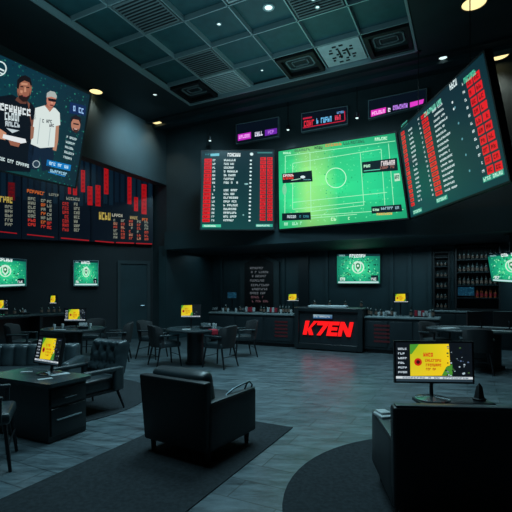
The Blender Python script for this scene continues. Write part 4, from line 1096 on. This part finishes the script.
# open document on the kiosk
p = KC+UX*.12-VX*.03+Vector((0, 0, 1.09))
t = thing('keyboard', 'long pale keyboard lying on the red lettered kiosk', 'keyboard', p, rzv)
MB().rbox((0, 0, .03), (.98, .26, .06), .01, n=2).build('body', M['tile_light'], t)
MB().box((0, -.01, .062), (.12, .14, .012)).build('dark_pad', M['black'], t)
for k in range(4):
    bottle(KC+VX*(-.55+k*.42)+UX*.6+Vector((0, 0, 1.091)), 'dark bottle at the back edge of the kiosk', 'bottles on the kiosk', 'glass_bottle', .22)
# terminals on the counter
def terminal(p, rz, label, sc_=1.0):
    t = thing('card_terminal', label, 'card terminal', p, rz, 'card terminals on counters and tables')
    MB().rbox((0, 0, .03), (.20*sc_, .24*sc_, .055), .015, n=2).build('body', M['iron'], t)
    MB().box((0, .05*sc_, .075), (.16*sc_, .015, .09), Matrix.Rotation(-.5, 3, 'X')).build('display', M['desktop'], t)
terminal(cpt(243, .4), rzv, 'card terminal on the left counter, near the menu board'); terminal(cpt(388, .4), rzv, 'card terminal on the counter behind the glasses at right')
terminal(cpt(215, .25), rzv+.5, 'card terminal at the far left end of the counter')
terminal(Vector((-1.05, 8.72, .738)), .4, 'card terminal on the middle round table')
terminal(Vector((-3.6, 8.75, .738)), .4, 'card terminal on the left round table')
terminal(Vector((-6.02, 10.9, .912)), .9, 'card terminal in the middle of the long bar table')
# small red piece, cards and glasses on the tables
def cards(p, rz, label, m='paper', s_=(.16, .11), th=.006):
    o = MB().rbox((0, 0, th/2), (*s_, th), .002, n=1).build('papers', M[m]); o.location = p; o.rotation_euler.z = rz; tag(o, label, 'papers', 'loose papers on the tables')
cards((-1.42, 8.55, .739), .3, 'white papers at the front of the middle round table'); cards((-2.60, 4.76, .61), .2, 'white slip at the back of the drawer desk', s_=(.12, .05))
cards((-2.16, 4.62, .61), .9, 'white papers right of the drawer desk monitor', s_=(.20, .09)); cards((-2.20, 4.38, .61), .7, 'white papers at the near edge of the drawer desk', s_=(.14, .06))
cards((-3.95, 8.45, .739), .1, 'white papers at the front of the left round table', s_=(.22, .09)); cards((3.95, 8.62, .757), .4, 'pale papers at the left end of the oval card table', s_=(.4, .2)); cards((4.75, 8.0, .757), -.4, 'pale papers at the near side of the oval card table', s_=(.45, .14))
for x, y in ((-.92, 9.05), (-1.0, 8.98), (-.86, 8.9)):
    bottle((x, y, .737), 'small drinking glass on the middle round table', 'drinking glasses on the middle table', 'white', .09, .03, 1, 'drinking_glass', 'glass')
for x, y in ((-4.1, 8.9), (-4.2, 8.75), (-3.55, 9.0)):
    bottle((x, y, .737), 'small drinking glass on the left round table', 'drinking glasses on the left table', 'white', .09, .03, 1, 'drinking_glass', 'glass')
for d in (.1, .35, .6, 1.25, 1.5, 1.7, 1.9):
    p = Vector((-6.3, 10.4, 0))+Vector((.514, .857, 0))*d*.8; bottle((p.x+.05, p.y-.02, .911), 'dark bottle on the long bar table', 'bottles on the bar table', 'glass_bottle', .22)
# small red piece folded over the middle table edge
o = MB().rbox((0, 0, .0), (.15, .03, .10), .014, n=3).rbox((0, .06, .055), (.15, .14, .014), .006, n=3).build('red_cloth', M['red_thing'])
o.location = (T1[0]+.45, T1[1]-.42, .69); o.rotation_euler.z = .75; tag(o, 'small red cloth hanging over the edge of the middle round table', 'cloth')
# things beside the right monitor
o = MB().lathe([(1e-4, 0), (.06, 0), (.07, .012), (.05, .02), (.03, .10), (1e-4, .13)], 5).build('phone_dock', M['fabric']); o.location = (1.93, 3.63, .59); o.scale = (1.0, .8, 1.15); o.rotation_euler.z = .5
tag(o, 'black pointed phone dock right of the wide monitor', 'phone dock')
o = MB().rbox((0, 0, .014), (.10, .15, .026), .008, n=2).rbox((.01, .02, .036), (.08, .10, .016), .006, n=2).build('folded_papers', M['paper'])
o.location = (.985, 3.25, .556); o.rotation_euler.z = .2; tag(o, 'small white folded papers on the arm of the right armchair', 'papers', 'loose papers on the tables')
